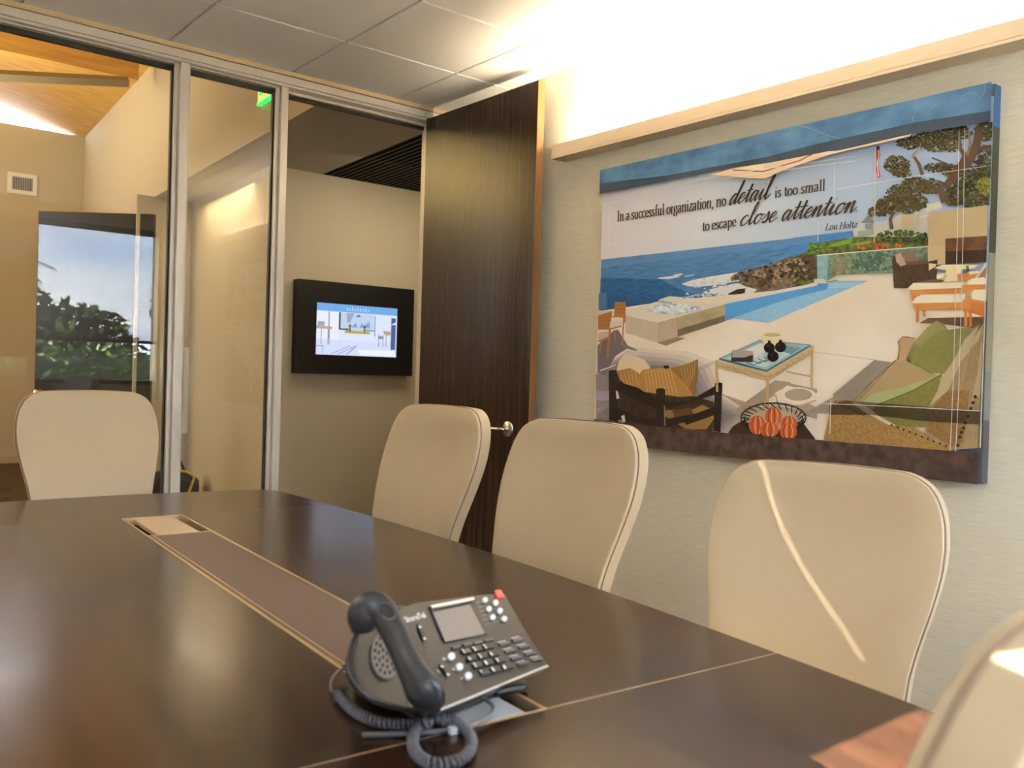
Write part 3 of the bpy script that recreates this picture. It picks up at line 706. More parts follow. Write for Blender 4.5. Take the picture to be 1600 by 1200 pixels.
# handset
hp = [(568, 984, .006, .016), (565, 962, .024, .0195), (579, 948, .040, .0205), (597, 955, .046, .0195), (614, 985, .047, .0175), (630, 1020, .046, .0168), (645, 1050, .045, .0190), (660, 1076, .042, .0235), (669, 1091, .032, .0225), (672, 1099, .018, .018), (671, 1103, .006, .014)]
cen = catmull([onF(x, y, h*.86) for x, y, h, r in hp], 5)
rad = []
for i in range(len(cen)):
    t = i/5; k = min(int(t), len(hp)-2); rad.append((hp[k][3]+(hp[k+1][3]-hp[k][3])*(t-k))*.98)
bm = bmesh.new(); tube(bm, cen, rad, 20, flat=.62); hs_ = obj('handset', shift(bm), mat('handset_plastic', (44, 44, 48), .34), ph, smooth=True)
ec = onF(603, 956, .0585); ex_, ey_ = (onF(618, 970, .0585)-ec)*.75, (onF(611, 948, .0585)-ec)*.9
bm = bmesh.new(); tube(bm, [ec+ex_*math.cos(a)+ey_*math.sin(a) for a in [2*PI*k/24 for k in range(24)]], .0018, 6, closed=True); obj('ear_ring', shift(bm), BODY, hs_, smooth=True)
# screen
def K(x, y): return 620+.1625*x, 900+.1625*y
bm = bmesh.new(); q = [onF(*K(x, y), .0002) for x, y in ((308, 300), (735, 212), (868, 562), (452, 648))]
solid(bm, [p+pn_*.002 for p in q], q); sb = obj('screen_bezel', shift(bm), BLK2, ph)
bm = bmesh.new(); q = [onF(*K(x, y), .0024) for x, y in ((345, 352), (702, 276), (846, 556), (466, 636))]; solid(bm, [p+pn_*.0005 for p in q], q)
o = obj('screen', shift(bm), mat('lcd_grey', (112, 106, 103), .4), sb); o['label'] = 'grey unlit display'
bm = bmesh.new(); q = [onF(*K(x, y), .0024) for x, y in ((316, 296), (730, 214), (738, 240), (332, 322))]; solid(bm, [p+pn_*.003 for p in q], q); obj('screen_top_highlight', shift(bm), SILV, sb)  # highlight along the screen's top edge, built as a silver bar
# keys
kd, kc = Vector((.977, -.21)), Vector((.62, .79))
def key(name, x, y, wd, ht, mt, h=.003, lab=None):
    bm = bmesh.new(); c = Vector((x, y)); pts = []
    for a, b in ((-1, 1), (1, 1), (1, -1), (-1, -1)):
        p = c+kd*a*wd/2+kc*b*ht/2; pts.append(onF(*K(p.x, p.y), .0001))
    solid(bm, [p+pn_*h for p in pts], pts); o = obj(name, shift(bm), mt, ph, bevel=.0008, seg=2)
    return o
def rkey(x, y, r):
    bm = bmesh.new(); pts = [onF(*K(x+r*math.cos(a), y+r*math.sin(a)), .0001) for a in [2*PI*k/20 for k in range(20)]]
    solid(bm, [p+pn_*.003 for p in pts], pts); o = obj('round_key', shift(bm), KR, ph, bevel=.0008, seg=2); return o
KR = mat('pale_key', (196, 198, 210), .35); KD = mat('dark_key', (30, 30, 34), .35); KM = mat('grey_key', (74, 72, 78), .4); MARK = mat('white_marking', (226, 224, 220), .5)
for x, y in ((842, 240), (945, 265), (880, 325), (985, 342), (917, 405), (1027, 420)): rkey(x, y, 27)
for x, y in ((518, 782), (595, 882), (680, 970)): rkey(x, y, 36)
for x, y in ((565, 695), (672, 670), (775, 650), (878, 625)): key('soft_key', x, y, 82, 32, KM)
def quad_mark(bm, x, y, wd, ht, h=.0003, d=None):
    c = Vector((x, y)); pts = []
    for a, b in ((-1, 1), (1, 1), (1, -1), (-1, -1)):
        p = c+kd*a*wd/2+kc*b*ht/2; pts.append(onF(*K(p.x, p.y), h))
    solid(bm, [p+pn_*.0002 for p in pts], pts)
NUMS = '123456789*0#'
for i, (x, y) in enumerate(((660, 735), (765, 712), (868, 690), (715, 805), (820, 780), (925, 757), (770, 870), (875, 845), (985, 820), (835, 935), (942, 910), (1050, 885))):
    k_ = key('number_key', x, y, 88, 56, KD, .0035)
    me = text_mesh(NUMS[i], 1.0, bold=.02); p0 = onF(*K(x-14, y+8), .0040); xu = (onF(*K(x+10, y-5), .0040)-onF(*K(x, y-0), .0040)).normalized(); yu = pn_.cross(xu)
    S = .0085
    for v in me.vertices: v.co = p0+xu*v.co.x*S+yu*v.co.y*S-PO
    me.materials.append(MARK); o = bpy.data.objects.new('numeral', me); COL.objects.link(o); o.parent = k_
GMARK = mat('grey_marking', (150, 146, 146), .5)
def mark(*a):
    bm = bmesh.new(); quad_mark(bm, *a); obj('key_marking', shift(bm), GMARK, ph)
for x, y in ((1025, 660), (1155, 620), (1080, 728), (1215, 688), (1140, 795), (1275, 752), (1205, 850), (1340, 808)):
    key('function_key', x, y, 100, 34, KM); mark(x-18, y-30, 80, 12)
for k, (x0, y0, x1, y1) in enumerate(((745, 262, 805, 248), (770, 305, 890, 278), (780, 345, 845, 330), (800, 388, 935, 355), (815, 428, 880, 414), (845, 470, 985, 432))):
    mark((x0+x1)/2, (y0+y1)/2, x1-x0, 3)
for a in ((455, 797, 38, 30), (545, 897, 24, 26), (625, 985, 22, 22), (400, 915, 18, 40)): mark(*a)
for pts in (((188, 482), (228, 470), (292, 610), (250, 630)), ((402, 862), (440, 845), (515, 958), (475, 975))):
    bm = bmesh.new(); q = [onF(*K(x, y), .0001) for x, y in pts]; solid(bm, [p+pn_*.003 for p in q], q); vk = obj('volume_key', shift(bm), BLK, ph, bevel=.0006)
    bm = bmesh.new()
    for (x, y) in ((pts[0][0]+32, pts[0][1]+8), (pts[3][0]+18, pts[3][1]-28)): quad_mark(bm, x, y, 26, 22, .0032)
    obj('marking', shift(bm), KR, vk)
bm = bmesh.new(); q = [onF(*K(x, y), .0003) for x, y in ((938, 146), (995, 140), (1026, 210), (968, 222))]; solid(bm, [p+pn_*.002 for p in q], q)
o = obj('message_lamp', shift(bm), mat('red_lens', (226, 60, 60), .3, emit=((230, 40, 40), .25)), ph); o['label'] = 'red message lamp at the corner'
xu = (onF(*K(285, 392), .0006)-onF(*K(92, 444), .0006)); Ltxt = xu.length; xu.normalize(); yu = pn_.cross(xu); p0 = onF(*K(92, 446), .0006)
me = text_mesh('ShoreTel', 1.0, bold=.012); wtx = max(v.co.x for v in me.vertices)
for v in me.vertices: v.co = p0+xu*v.co.x*Ltxt/wtx+yu*v.co.y*Ltxt/wtx*1.15-PO
me.materials.append(MARK); o = bpy.data.objects.new('name_lettering', me); COL.objects.link(o); o.parent = ph
# coiled cord
def helix(bm, path, r, wire, pitch):
    path = [Vector(p) for p in path]; L_ = [0]
    for a, b in zip(path, path[1:]): L_.append(L_[-1]+(b-a).length)
    tot = L_[-1]; n = int(tot/pitch*10); out = []; j = 0; up = None
    for i in range(n+1):
        s = tot*i/n
        while j < len(L_)-2 and L_[j+1] < s: j += 1
        f = (s-L_[j])/max(1e-9, L_[j+1]-L_[j]); p = path[j].lerp(path[j+1], f); d = (path[j+1]-path[j]).normalized()
        if up is None: up = Vector((0, 0, 1))
        up = (up-d*up.dot(d)).normalized(); sd = d.cross(up); a = 2*PI*s/pitch
        out.append(p+(up*math.cos(a)+sd*math.sin(a))*r)
    tube(bm, out, wire, 5)
cz = TZ+.0085
cp = [(676, 1118, .020), (690, 1124, .016), (712, 1128, .010), (730, 1143, .0085), (737, 1162, .0085), (728, 1181, .0085), (704, 1192, .0085), (672, 1192, .0085), (650, 1177, .0085), (645, 1156, .0085), (653, 1138, .010), (672, 1127, .019), (650, 1131, .012), (622, 1132, .0085), (588, 1127, .0085), (560, 1115, .0085), (540, 1099, .0085), (529, 1083, .0085)]
bm = bmesh.new(); helix(bm, catmull([onZ(x, y, TZ+z) for x, y, z in cp], 10), .0060, .0019, .0062)
lead = catmull([onZ(529, 1083, TZ+.0085), onZ(518, 1078, TZ+.009), onZ(519, 1062, TZ+.011), onZ(531, 1047, TZ+.014), onZ(545, 1046, TZ+.014)], 6); tube(bm, lead, .0021, 6)
lead = catmull([onZ(676, 1118, TZ+.020), onZ(670, 1112, TZ+.024), onF(671, 1103, .006)], 6); tube(bm, lead, .0021, 6)
o = obj('handset_cord', shift(bm), mat('cord_grey', (84, 84, 92), .35), ph, smooth=True)
# network cable below the phone
cbl = bmesh.new()
pts = catmull([onZ(748, 1088, TZ+.006), onZ(764, 1097, TZ+.005), onZ(771, 1108, TZ+.004), onZ(762, 1121, TZ+.004), onZ(735, 1133, TZ+.004), onZ(712, 1140, TZ+.004)], 8)
for p in pts: p.z = max(p.z, TZ+.0035)
tube(cbl, pts, .0028, 8)
c_ = tag(obj('network_cable', cbl, mat('cable_grey', (120, 122, 126), .4), smooth=True), 'grey cable curling out on the silver plate under the phone', 'cable')
cbl = bmesh.new(); tube(cbl, [onZ(566, 1149, TZ+.004), onZ(640, 1146, TZ+.004), onZ(700, 1142, TZ+.004)], .0036, 8)
obj('patch_cord', cbl, mat('cable_dark', (70, 74, 84), .3), smooth=True); tag(bpy.data.objects['patch_cord'], 'short straight dark cord lying behind the coiled handset cord', 'cable')
bm = bmesh.new(); pa, pb = onZ(702, 1142, TZ+.005), onZ(712, 1140, TZ+.005); d = (pb-pa).normalized(); s = Vector((-d.y, d.x, 0))*.005
prism(bm, [pa-s-Vector((0, 0, .004)), pb-s-Vector((0, 0, .004)), pb+s-Vector((0, 0, .004)), pa+s-Vector((0, 0, .004))], (0, 0, .008))
obj('plug', bm, mat('clear_plug', (220, 224, 232), .15), bpy.data.objects['patch_cord'])

# ================================================================== MURAL CANVAS
MX0 = 2.873
ca, cb = onX(943, 266, MX0), onX(1551, 133, MX0); cc_, cd_ = onX(1536, 757, MX0), onX(930, 690, MX0)
my1, my0 = (ca.y+cd_.y)/2, (cb.y+cc_.y)/2; mz1, mz0 = (ca.z+cb.z)/2, (cc_.z+cd_.z)/2
mu = thing('canvas_print', 'large canvas print of a seaside pool terrace with a quotation, under the cove light', 'picture', (WX, (my0+my1)/2, (mz0+mz1)/2))
MO = Vector(mu.location)
bm = bmesh.new(); box(bm, MX0+.0006-WX, -.002, my0-MO.y, my1-MO.y, mz0-MO.z, mz1-MO.z)
bd = obj('canvas', bm, mat('canvas_edge', (74, 96, 118), .6, noise=((6, 6, 6), .35)), mu)
PM, pb = [], bmesh.new(); LAY = [0]
def pm(rgb, noise=None, alpha=None):
    nm = 'print_%d_%d_%d' % rgb+('_n%d_%d' % (noise[0][0], noise[0][2]) if noise else '')+('_a' if alpha else '')
    mm = mat(nm, rgb, .62, spec=.25, noise=noise, trans=alpha)
    if mm not in PM: PM.append(mm)
    return PM.index(mm)
def S0(x, y): return x, y
def crop(ox, oy, s): return lambda x, y: (ox+s*x, oy+s*y)
c1, cA, c3, c4, c5, c6 = crop(900, 100, .25), crop(1240, 100, .225), crop(920, 360, .225), crop(1240, 340, .225), crop(920, 520, .225), crop(1240, 520, .225)
def mpt(x, y, lay):
    p = onX(x, y, MX0); p.y = min(max(p.y, my0), my1); p.z = min(max(p.z, mz0), mz1); p.x = MX0-lay*.00004; return p-MO
def mp(f, pts, rgb, noise=None, alpha=None, lay=None):
    LAY[0] += 1 if lay is None else 0
    vs = [pb.verts.new(mpt(*f(x, y), LAY[0])) for x, y in pts]
    try:
        fc = pb.faces.new(vs); fc.material_index = pm(rgb, noise, alpha); fc.normal_update()
        if fc.normal.x > 0: fc.normal_flip()
    except ValueError: pass
def mell(f, cx, cy, rx, ry, rgb, noise=None, a0=0, n=18, tilt=0):
    mp(f, [(cx+rx*math.cos(a)*math.cos(tilt)-ry*math.sin(a)*math.sin(tilt), cy+rx*math.cos(a)*math.sin(tilt)+ry*math.sin(a)*math.cos(tilt)) for a in [2*PI*k/n for k in range(n)]], rgb, noise)
def mline(f, pts, wd, rgb, lay_new=True):
    """ribbon of width wd (in the same units as pts)"""
    P = [Vector((x, y)) for x, y in pts]; LAY[0] += 1
    lft, rgt = [], []
    for i, p in enumerate(P):
        d = (P[min(i+1, len(P)-1)]-P[max(i-1, 0)]).normalized(); s = Vector((-d.y, d.x))*(wd[i] if isinstance(wd, (list, tuple)) else wd)/2
        lft.append(p+s); rgt.append(p-s)
    for i in range(len(P)-1):
        vs = [pb.verts.new(mpt(*f(q.x, q.y), LAY[0])) for q in (lft[i], lft[i+1], rgt[i+1], rgt[i])]
        fc = pb.faces.new(vs); fc.material_index = pm(rgb); fc.normal_update()
        if fc.normal.x > 0: fc.normal_flip()
rnd = random.Random(11)
def blobs(f, cx, cy, rx, ry, n, size, cols, lay=True):
    LAY[0] += 1
    for _ in range(n):
        a = rnd.uniform(0, 2*PI); r_ = math.sqrt(rnd.random()); x = cx+rx*r_*math.cos(a); y = cy+ry*r_*math.sin(a); s = size*rnd.uniform(.5, 1.2)
        k = rnd.randint(5, 8); t0 = rnd.uniform(0, 6)
        LAY[0] += .02
        mp(f, [(x+s*rnd.uniform(.5, 1.1)*math.cos(t0+2*PI*i/k), y+s*rnd.uniform(.4, .9)*math.sin(t0+2*PI*i/k)) for i in range(k)], rnd.choice(cols), lay=0)
# --- sky, from pale violet at the left to blue at the right
TLp, TRp, BRp, BLp = (943, 266), (1551, 133), (1536, 757), (930, 690)
SKYC = [(224, 220, 232), (226, 226, 238), (220, 226, 240), (206, 218, 238), (190, 206, 232), (176, 196, 228), (166, 188, 222)]
sx = [935, 1010, 1090, 1170, 1260, 1350, 1440, 1556]
for k in range(42):
    x = 935+k*14.8; i = max(q for q in range(7) if sx[q] <= x); f_ = (x-sx[i])/(sx[i+1]-sx[i]); a_, b_ = SKYC[i], SKYC[min(i+1, 6)]
    mp(S0, [(x-1, 150), (x+15.6, 150), (x+15.6, 470), (x-1, 470)], tuple(int(round(p+(q-p)*f_)) for p, q in zip(a_, b_)))
# --- sea
mp(c3, [(90, 203), (1600, 35), (1650, 35), (1650, 420), (900, 560), (70, 560)], (62, 112, 172), noise=((40, 14, 120), .22, 6, (84, 136, 190)))
mp(c4, [(0, 140), (420, 92), (430, 130), (230, 175), (100, 260), (0, 300)], (66, 122, 190), noise=((40, 14, 120), .15, 6))
mp(c3, [(88, 330), (500, 340), (700, 440), (900, 470), (900, 540), (88, 560)], (34, 88, 142), noise=((60, 20, 120), .3, 6))
mp(c3, [(88, 204), (700, 136), (1600, 36), (1600, 80), (700, 190), (88, 260)], (84, 128, 182), noise=((40, 14, 160), .15, 6))
FO = (236, 236, 240)
mp(c3, [(645, 372), (720, 345), (850, 320), (985, 298), (1090, 285), (1090, 345), (1000, 358), (870, 382), (760, 392), (690, 388)], FO)
mp(c3, [(790, 430), (860, 405), (1000, 372), (1090, 362), (1180, 400), (1140, 440), (1000, 455), (960, 470), (880, 490), (850, 470), (900, 445), (830, 440)], FO)
mp(c3, [(480, 328), (590, 316), (640, 322), (560, 338), (490, 336)], FO); mp(c3, [(585, 312), (645, 298), (655, 306), (610, 320)], FO)
mp(c3, [(660, 318), (730, 306), (740, 312), (680, 324)], (170, 196, 222)); mp(c3, [(680, 460), (760, 440), (790, 436), (700, 470)], (190, 208, 226))
blobs(c3, 800, 460, 130, 40, 40, 14, [(150, 184, 214), (220, 226, 236), (60, 110, 160)])
blobs(c3, 900, 370, 200, 40, 40, 12, [(236, 238, 242), (200, 214, 230)])
# --- headland rocks and garden
RK = ((90, 78, 66)); ROCKN = ((70, 70, 90), .55, 6, (150, 128, 104))
mp(c3, [(985, 330), (1010, 305), (1070, 285), (1150, 260), (1200, 250), (1270, 245), (1300, 225), (1370, 190), (1450, 180), (1540, 170), (1650, 120), (1800, 130), (1800, 420), (1400, 395), (1140, 440), (1180, 412), (1090, 390), (1040, 365), (1050, 345), (990, 352)], RK, noise=ROCKN)
mp(c3, [(970, 440), (1030, 410), (1090, 402), (1085, 435), (1010, 455), (975, 452)], (50, 46, 44))
for pts in (((1050, 300), (1120, 275), (1100, 330), (1060, 340)), ((1200, 330), (1300, 310), (1240, 380), (1170, 405)), ((1380, 240), (1470, 200), (1480, 290), (1400, 330)), ((1470, 190), (1600, 180), (1600, 260), (1500, 270))):
    mp(c3, pts, (58, 50, 44), noise=((90, 90, 90), .5, 6, (96, 82, 68)))
for pts in (((1120, 290), (1230, 262), (1180, 320)), ((1290, 280), (1400, 210), (1330, 330), (1280, 380)), ((1420, 350), (1520, 330), (1400, 392))):
    mp(c3, pts, (150, 130, 108), noise=((90, 90, 90), .35, 6))
mp(c4, [(0, 270), (60, 250), (110, 215), (180, 175), (230, 168), (330, 150), (420, 138), (560, 120), (700, 100), (950, 60), (950, 290), (700, 390), (180, 440), (0, 480)], (70, 84, 40), noise=((60, 60, 60), .5, 6, (120, 130, 70)))
mp(c4, [(0, 280), (60, 262), (150, 262), (170, 330), (160, 420), (0, 450)], (56, 48, 42), noise=((80, 80, 80), .5, 6, (110, 94, 78)))
mp(c4, [(225, 205), (330, 165), (415, 140), (400, 180), (300, 200)], (112, 158, 62)); mp(c4, [(380, 190), (520, 160), (570, 165), (480, 190)], (120, 160, 70))
mp(c3, [(1520, 170), (1530, 120), (1570, 92), (1650, 80), (1650, 150)], (84, 126, 44), noise=((90, 90, 90), .4, 6))
blobs(c4, 150, 215, 60, 40, 40, 14, [(86, 120, 44), (60, 88, 36), (120, 150, 60)])
blobs(c4, 60, 420, 90, 50, 40, 16, [(76, 84, 46), (56, 60, 40), (98, 104, 62)])
for x, y, rx, ry in ((1120, 320, 90, 40), (1300, 290, 90, 70), (1450, 270, 90, 80)): blobs(c3, x, y, rx, ry, 60, 17, [(60, 52, 46), (120, 102, 84), (158, 138, 112), (84, 72, 60), (44, 38, 36)])
# --- house, hillside trees
mp(cA, [(415, 1160), (470, 1100), (520, 1050), (560, 1080), (575, 1100), (640, 1090), (950, 960), (955, 1200), (420, 1200)], (206, 208, 208))
mp(cA, [(470, 1105), (520, 1052), (560, 1085), (560, 1110)], (120, 128, 134)); mp(cA, [(500, 1110), (555, 1110), (555, 1150), (500, 1150)], (126, 142, 150)); mp(c4, [(450, 95), (560, 80), (560, 120), (450, 140)], (150, 166, 160))
mp(cA, [(915, 985), (1030, 950), (1035, 1000), (920, 1030)], (226, 224, 216)); mp(cA, [(860, 1060), (950, 1040), (950, 1060), (870, 1080)], (226, 224, 216))
TC = [(58, 52, 32), (74, 68, 38), (92, 86, 48), (46, 42, 30), (112, 104, 62)]
TRK = (92, 70, 54)
for x, y, rx, ry, n in ((800, 545, 80, 45, 60), (950, 530, 110, 55, 70), (1060, 490, 90, 50, 60), (1000, 570, 90, 40, 40), (720, 700, 85, 60, 70), (760, 760, 60, 30, 30), (1100, 560, 70, 50, 40), (1000, 720, 80, 30, 40), (1090, 740, 70, 40, 40),
                        (740, 900, 90, 60, 90), (850, 850, 100, 60, 90), (960, 850, 90, 50, 70), (680, 980, 90, 60, 90), (800, 980, 90, 60, 80), (620, 1010, 50, 50, 40), (555, 1030, 30, 30, 16), (870, 960, 60, 50, 50)):
    blobs(cA, x, y, rx*1.05, ry*1.05, n*3, 12, TC)
for x, y, rx, ry, n in ((1340, 470, 70, 60, 80), (1180, 480, 60, 40, 40), (1350, 620, 60, 50, 50), (1200, 800, 110, 60, 80), (1330, 720, 80, 60, 80), (1250, 900, 140, 90, 160), (1130, 920, 80, 60, 80), (1360, 850, 50, 120, 90)):
    blobs(cA, x, y, rx*1.1, ry*1.1, n*3, 13, [(48, 40, 26), (64, 58, 32), (40, 34, 24), (80, 78, 40), (96, 100, 46)])
blobs(cA, 1340, 850, 60, 60, 130, 11, [(150, 150, 62), (120, 122, 50), (100, 104, 46)])
for pts, wd in ((((905, 780), (880, 700), (840, 640), (885, 590), (890, 540)), (26, 24, 20, 16, 10)), (((1060, 960), (1030, 890), (960, 850), (880, 830)), (60, 40, 26, 16)), (((1170, 720), (1200, 640), (1165, 590), (1150, 470)), (50, 40, 28, 20)),
                (((1180, 740), (1240, 650), (1280, 560), (1300, 440)), (70, 64, 58, 50)), (((1060, 860), (1130, 770), (1180, 700)), (50, 50, 60)), (((970, 655), (1060, 690), (1130, 720)), (10, 10, 10)), (((690, 1150), (680, 1080), (700, 1040)), (26, 22, 20)), (((1390, 590), (1300, 580), (1280, 610)), (12, 14, 10))):
    mline(cA, pts, list(wd), TRK)
mline(cA, ((830, 655), (880, 600), (895, 550)), [10, 9, 6], (176, 152, 130)); mline(cA, ((1215, 640), (1235, 560), (1225, 470)), [18, 16, 14], (140, 112, 90))
for x in (755, 790, 820, 865): mline(cA, ((x, 1150), (x+4, 1090), (x+10, 1040)), [18, 22, 8], (206, 180, 136))
blobs(c4, 760, 130, 190, 40, 90, 18, [(52, 66, 34), (70, 88, 44), (44, 50, 30), (96, 110, 56)])
blobs(c4, 600, 200, 180, 22, 60, 15, [(196, 70, 44), (208, 96, 54), (90, 110, 50), (150, 140, 50)])
# --- flagpole and flag
mline(cA, ((578, 572), (574, 900), (570, 1240)), 9, (206, 198, 190))
mp(cA, [(584, 575), (606, 570), (612, 640), (592, 690), (614, 785), (600, 797), (582, 740)], (178, 60, 70))
mline(cA, ((600, 590), (602, 640), (588, 690), (600, 780)), 6, (232, 222, 222)); mp(cA, [(586, 576), (604, 572), (606, 600), (588, 604)], (60, 60, 100))
# --- terrace
mp(S0, [c3(72, 562), c3(640, 480), c3(1400, 412), c4(180, 445), c4(320, 398), c4(700, 384), c4(950, 380), c4(1420, 392), (1550, 430), (1542, 700), (1300, 720), (1000, 690), (928, 680)], (242, 228, 208), noise=((3, 3, 5), .05, 4, (250, 240, 226)))
for k in range(6):
    f_ = k/6; mp(c5, [(60, 270+40*f_), (300-150*f_, 100+150*f_), (700-250*f_, 130+150*f_), (880-200*f_, 200+130*f_), (950-150*f_, 430+60*f_), (1200-250*f_, 560+20*f_), (1080-300*f_, 690), (60, 690)], (222, 212, 216), alpha=.84)
mp(c5, [(60, 405), (155, 405), (155, 470), (60, 470)], (160, 148, 170))
for a in ((60, 540, 160, 485), (60, 560, 160, 500), (770, 250, 890, 195), (780, 262, 900, 205)): mline(c5, ((a[0], a[1]), (a[2], a[3])), 5, (176, 164, 160))
mline(c4, ((160, 935), (400, 965), (580, 990)), 4, (200, 184, 164))
# --- pool
mp(S0, [c3(955, 506), c3(1600, 383), c4(180, 452), c4(250, 440), c4(540, 440), c4(410, 490), c4(0, 662), c3(1255, 642), c3(1020, 612), c3(960, 628)], (146, 196, 236), noise=((120, 120, 120), .10, 5))
mp(S0, [c3(955, 506), c3(1600, 383), c4(180, 452), c4(250, 462), c4(240, 500), c4(0, 560), c3(1350, 492), c3(1150, 560), c3(1020, 606), c3(960, 628)], (84, 154, 222))
mp(S0, [c3(915, 503), c3(1300, 420), c3(1600, 366), c4(160, 432), c4(180, 452), c3(1600, 384), c3(960, 512)], (232, 226, 220))
for k in range(3): mline(c4, ((255, 462+k*12), (480-k*18, 458+k*12)), 5, (196, 220, 240))
mp(c4, [(240, 448), (300, 432), (330, 440), (260, 452)], (150, 170, 130))
mline(S0, [c4(540, 440), c4(410, 492), c4(0, 664), c3(1255, 646)], 1.2, (236, 226, 214))
# --- raised spa
mp(c3, [(490, 640), (630, 600), (958, 515), (958, 632), (625, 742), (680, 750), (545, 802), (490, 782)], (150, 134, 116))
mp(c3, [(265, 585), (490, 640), (490, 782), (265, 712)], (206, 190, 172), noise=((12, 12, 12), .08)); mp(c3, [(490, 640), (627, 600), (627, 740), (490, 780)], (190, 172, 154), noise=((12, 12, 12), .08))
mp(c3, [(630, 602), (958, 517), (958, 632), (630, 735)], (172, 158, 130), noise=((10, 10, 30), .2, 4, (196, 182, 152))); mp(c3, [(630, 690), (958, 590), (958, 632), (630, 735)], (120, 108, 88), alpha=.4)
mp(c3, [(255, 590), (310, 545), (500, 492), (720, 490), (958, 515), (630, 602), (490, 642)], (232, 222, 212))
mp(c3, [(385, 552), (520, 505), (800, 528), (822, 545), (620, 592), (450, 572)], (176, 204, 228), noise=((60, 60, 60), .25, 6, (246, 246, 248)))
blobs(c3, 610, 545, 140, 28, 50, 22, [(240, 244, 248), (226, 236, 244), (130, 176, 216)])
mp(c3, [(498, 482), (572, 458), (668, 466), (668, 492), (590, 514), (500, 502)], (232, 226, 214)); mp(c3, [(498, 484), (590, 500), (590, 514), (500, 502)], (170, 190, 190))
mp(c3, [(80, 440), (135, 430), (135, 550), (80, 550)], (96, 136, 178), alpha=.3)
# --- teak chairs and table at the left
mp(c3, [(72, 800), (180, 700), (215, 690), (290, 815), (200, 870), (120, 1008), (72, 985)], (112, 102, 110)); mp(c3, [(215, 780), (260, 790), (350, 830), (340, 838), (250, 815)], (120, 110, 116)); mline(c3, ((90, 975), (200, 935)), 8, (226, 218, 220))
TK, TKD = (176, 118, 66), (134, 82, 42)
mp(c3, [(76, 556), (180, 560), (176, 592), (76, 592)], (228, 212, 186))
mp(c3, [(195, 497), (272, 500), (262, 610), (185, 600)], TK); mp(c3, [(76, 590), (175, 562), (160, 690), (76, 690)], TK)
for k in range(3): mline(c3, ((197-3*k, 520+k*24), (268-3*k, 523+k*24)), 3, TKD); mline(c3, ((76, 612+k*24), (170-4*k, 596+k*26)), 3, TKD)
mp(c3, [(160, 636), (246, 625), (240, 662), (156, 682)], (226, 218, 206)); mp(c3, [(76, 712), (152, 700), (150, 740), (76, 758)], (206, 190, 172)); mline(c3, ((172, 602), (268, 596)), 9, TK)
for a in ((256, 600, 244, 795, 9), (188, 690, 198, 780, 9), (160, 680, 140, 890, 14), (96, 760, 92, 850, 9), (265, 500, 262, 640, 9), (150, 690, 240, 665, 9), (76, 770, 150, 745, 12)): mline(c3, ((a[0], a[1]), (a[2], a[3])), a[4], TK)
# --- tan armchair with dark frame
DK = (40, 30, 26)
mp(c5, [(200, 270), (300, 400), (745, 440), (880, 480), (885, 560), (870, 690), (270, 650), (210, 520)], (62, 46, 32), noise=((40, 40, 40), .3))
mp(c5, [(480, 540), (740, 530), (800, 500), (890, 540), (880, 600), (830, 670), (690, 670)], (150, 116, 66)); mp(c5, [(590, 540), (720, 520), (740, 560), (620, 610)], (96, 66, 40)); mp(c5, [(660, 600), (890, 520), (890, 570), (690, 640)], (50, 38, 28))
mp(c5, [(205, 265), (225, 190), (260, 150), (330, 160), (400, 190), (440, 240), (380, 330), (360, 385), (290, 370), (230, 330)], (226, 206, 178)); mp(c5, [(205, 265), (300, 245), (360, 280), (360, 385), (290, 370), (230, 330)], (166, 122, 66))
mp(c5, [(360, 290), (390, 255), (560, 240), (680, 320), (745, 440), (640, 445), (390, 410), (362, 380)], (172, 130, 72)); mp(c5, [(575, 245), (640, 235), (700, 215), (772, 182), (770, 280), (742, 440), (690, 360)], (140, 106, 60))
for k in range(9): mline(c5, ((400+22*k, 262-3*k), (420+26*k, 410+3*k)), 4, (208, 172, 114))
for k in range(6): mline(c5, ((650+20*k, 240-10*k), (700+9*k, 400-20*k)), 4, (190, 152, 96))
for k in range(5): mline(c5, ((230+26*k, 262-2*k), (262+22*k, 360+3*k)), 4, (208, 172, 114))
mell(c5, 552, 238, 20, 12, DK)
mp(c5, [(152, 262), (207, 258), (214, 620), (156, 606)], DK); mp(c5, [(200, 335), (350, 380), (500, 470), (700, 480), (890, 370), (890, 430), (600, 520), (480, 530), (300, 450), (205, 392)], DK)
mp(c5, [(890, 352), (942, 350), (928, 690), (880, 680)], DK); mell(c5, 916, 355, 27, 10, DK); mp(c5, [(482, 395), (545, 392), (542, 650), (488, 650)], DK); mell(c5, 512, 400, 32, 16, DK)
mp(c5, [(206, 515), (350, 580), (500, 600), (500, 650), (210, 600)], DK); mp(c5, [(540, 600), (760, 560), (890, 510), (890, 550), (760, 600), (560, 650)], DK)
mp(c5, [(238, 580), (262, 570), (268, 620), (250, 615)], (220, 208, 204)); mp(c5, [(202, 400), (216, 410), (228, 455), (206, 460)], (220, 208, 204)); mline(c5, ((540, 505), (542, 645)), 8, (150, 130, 120))
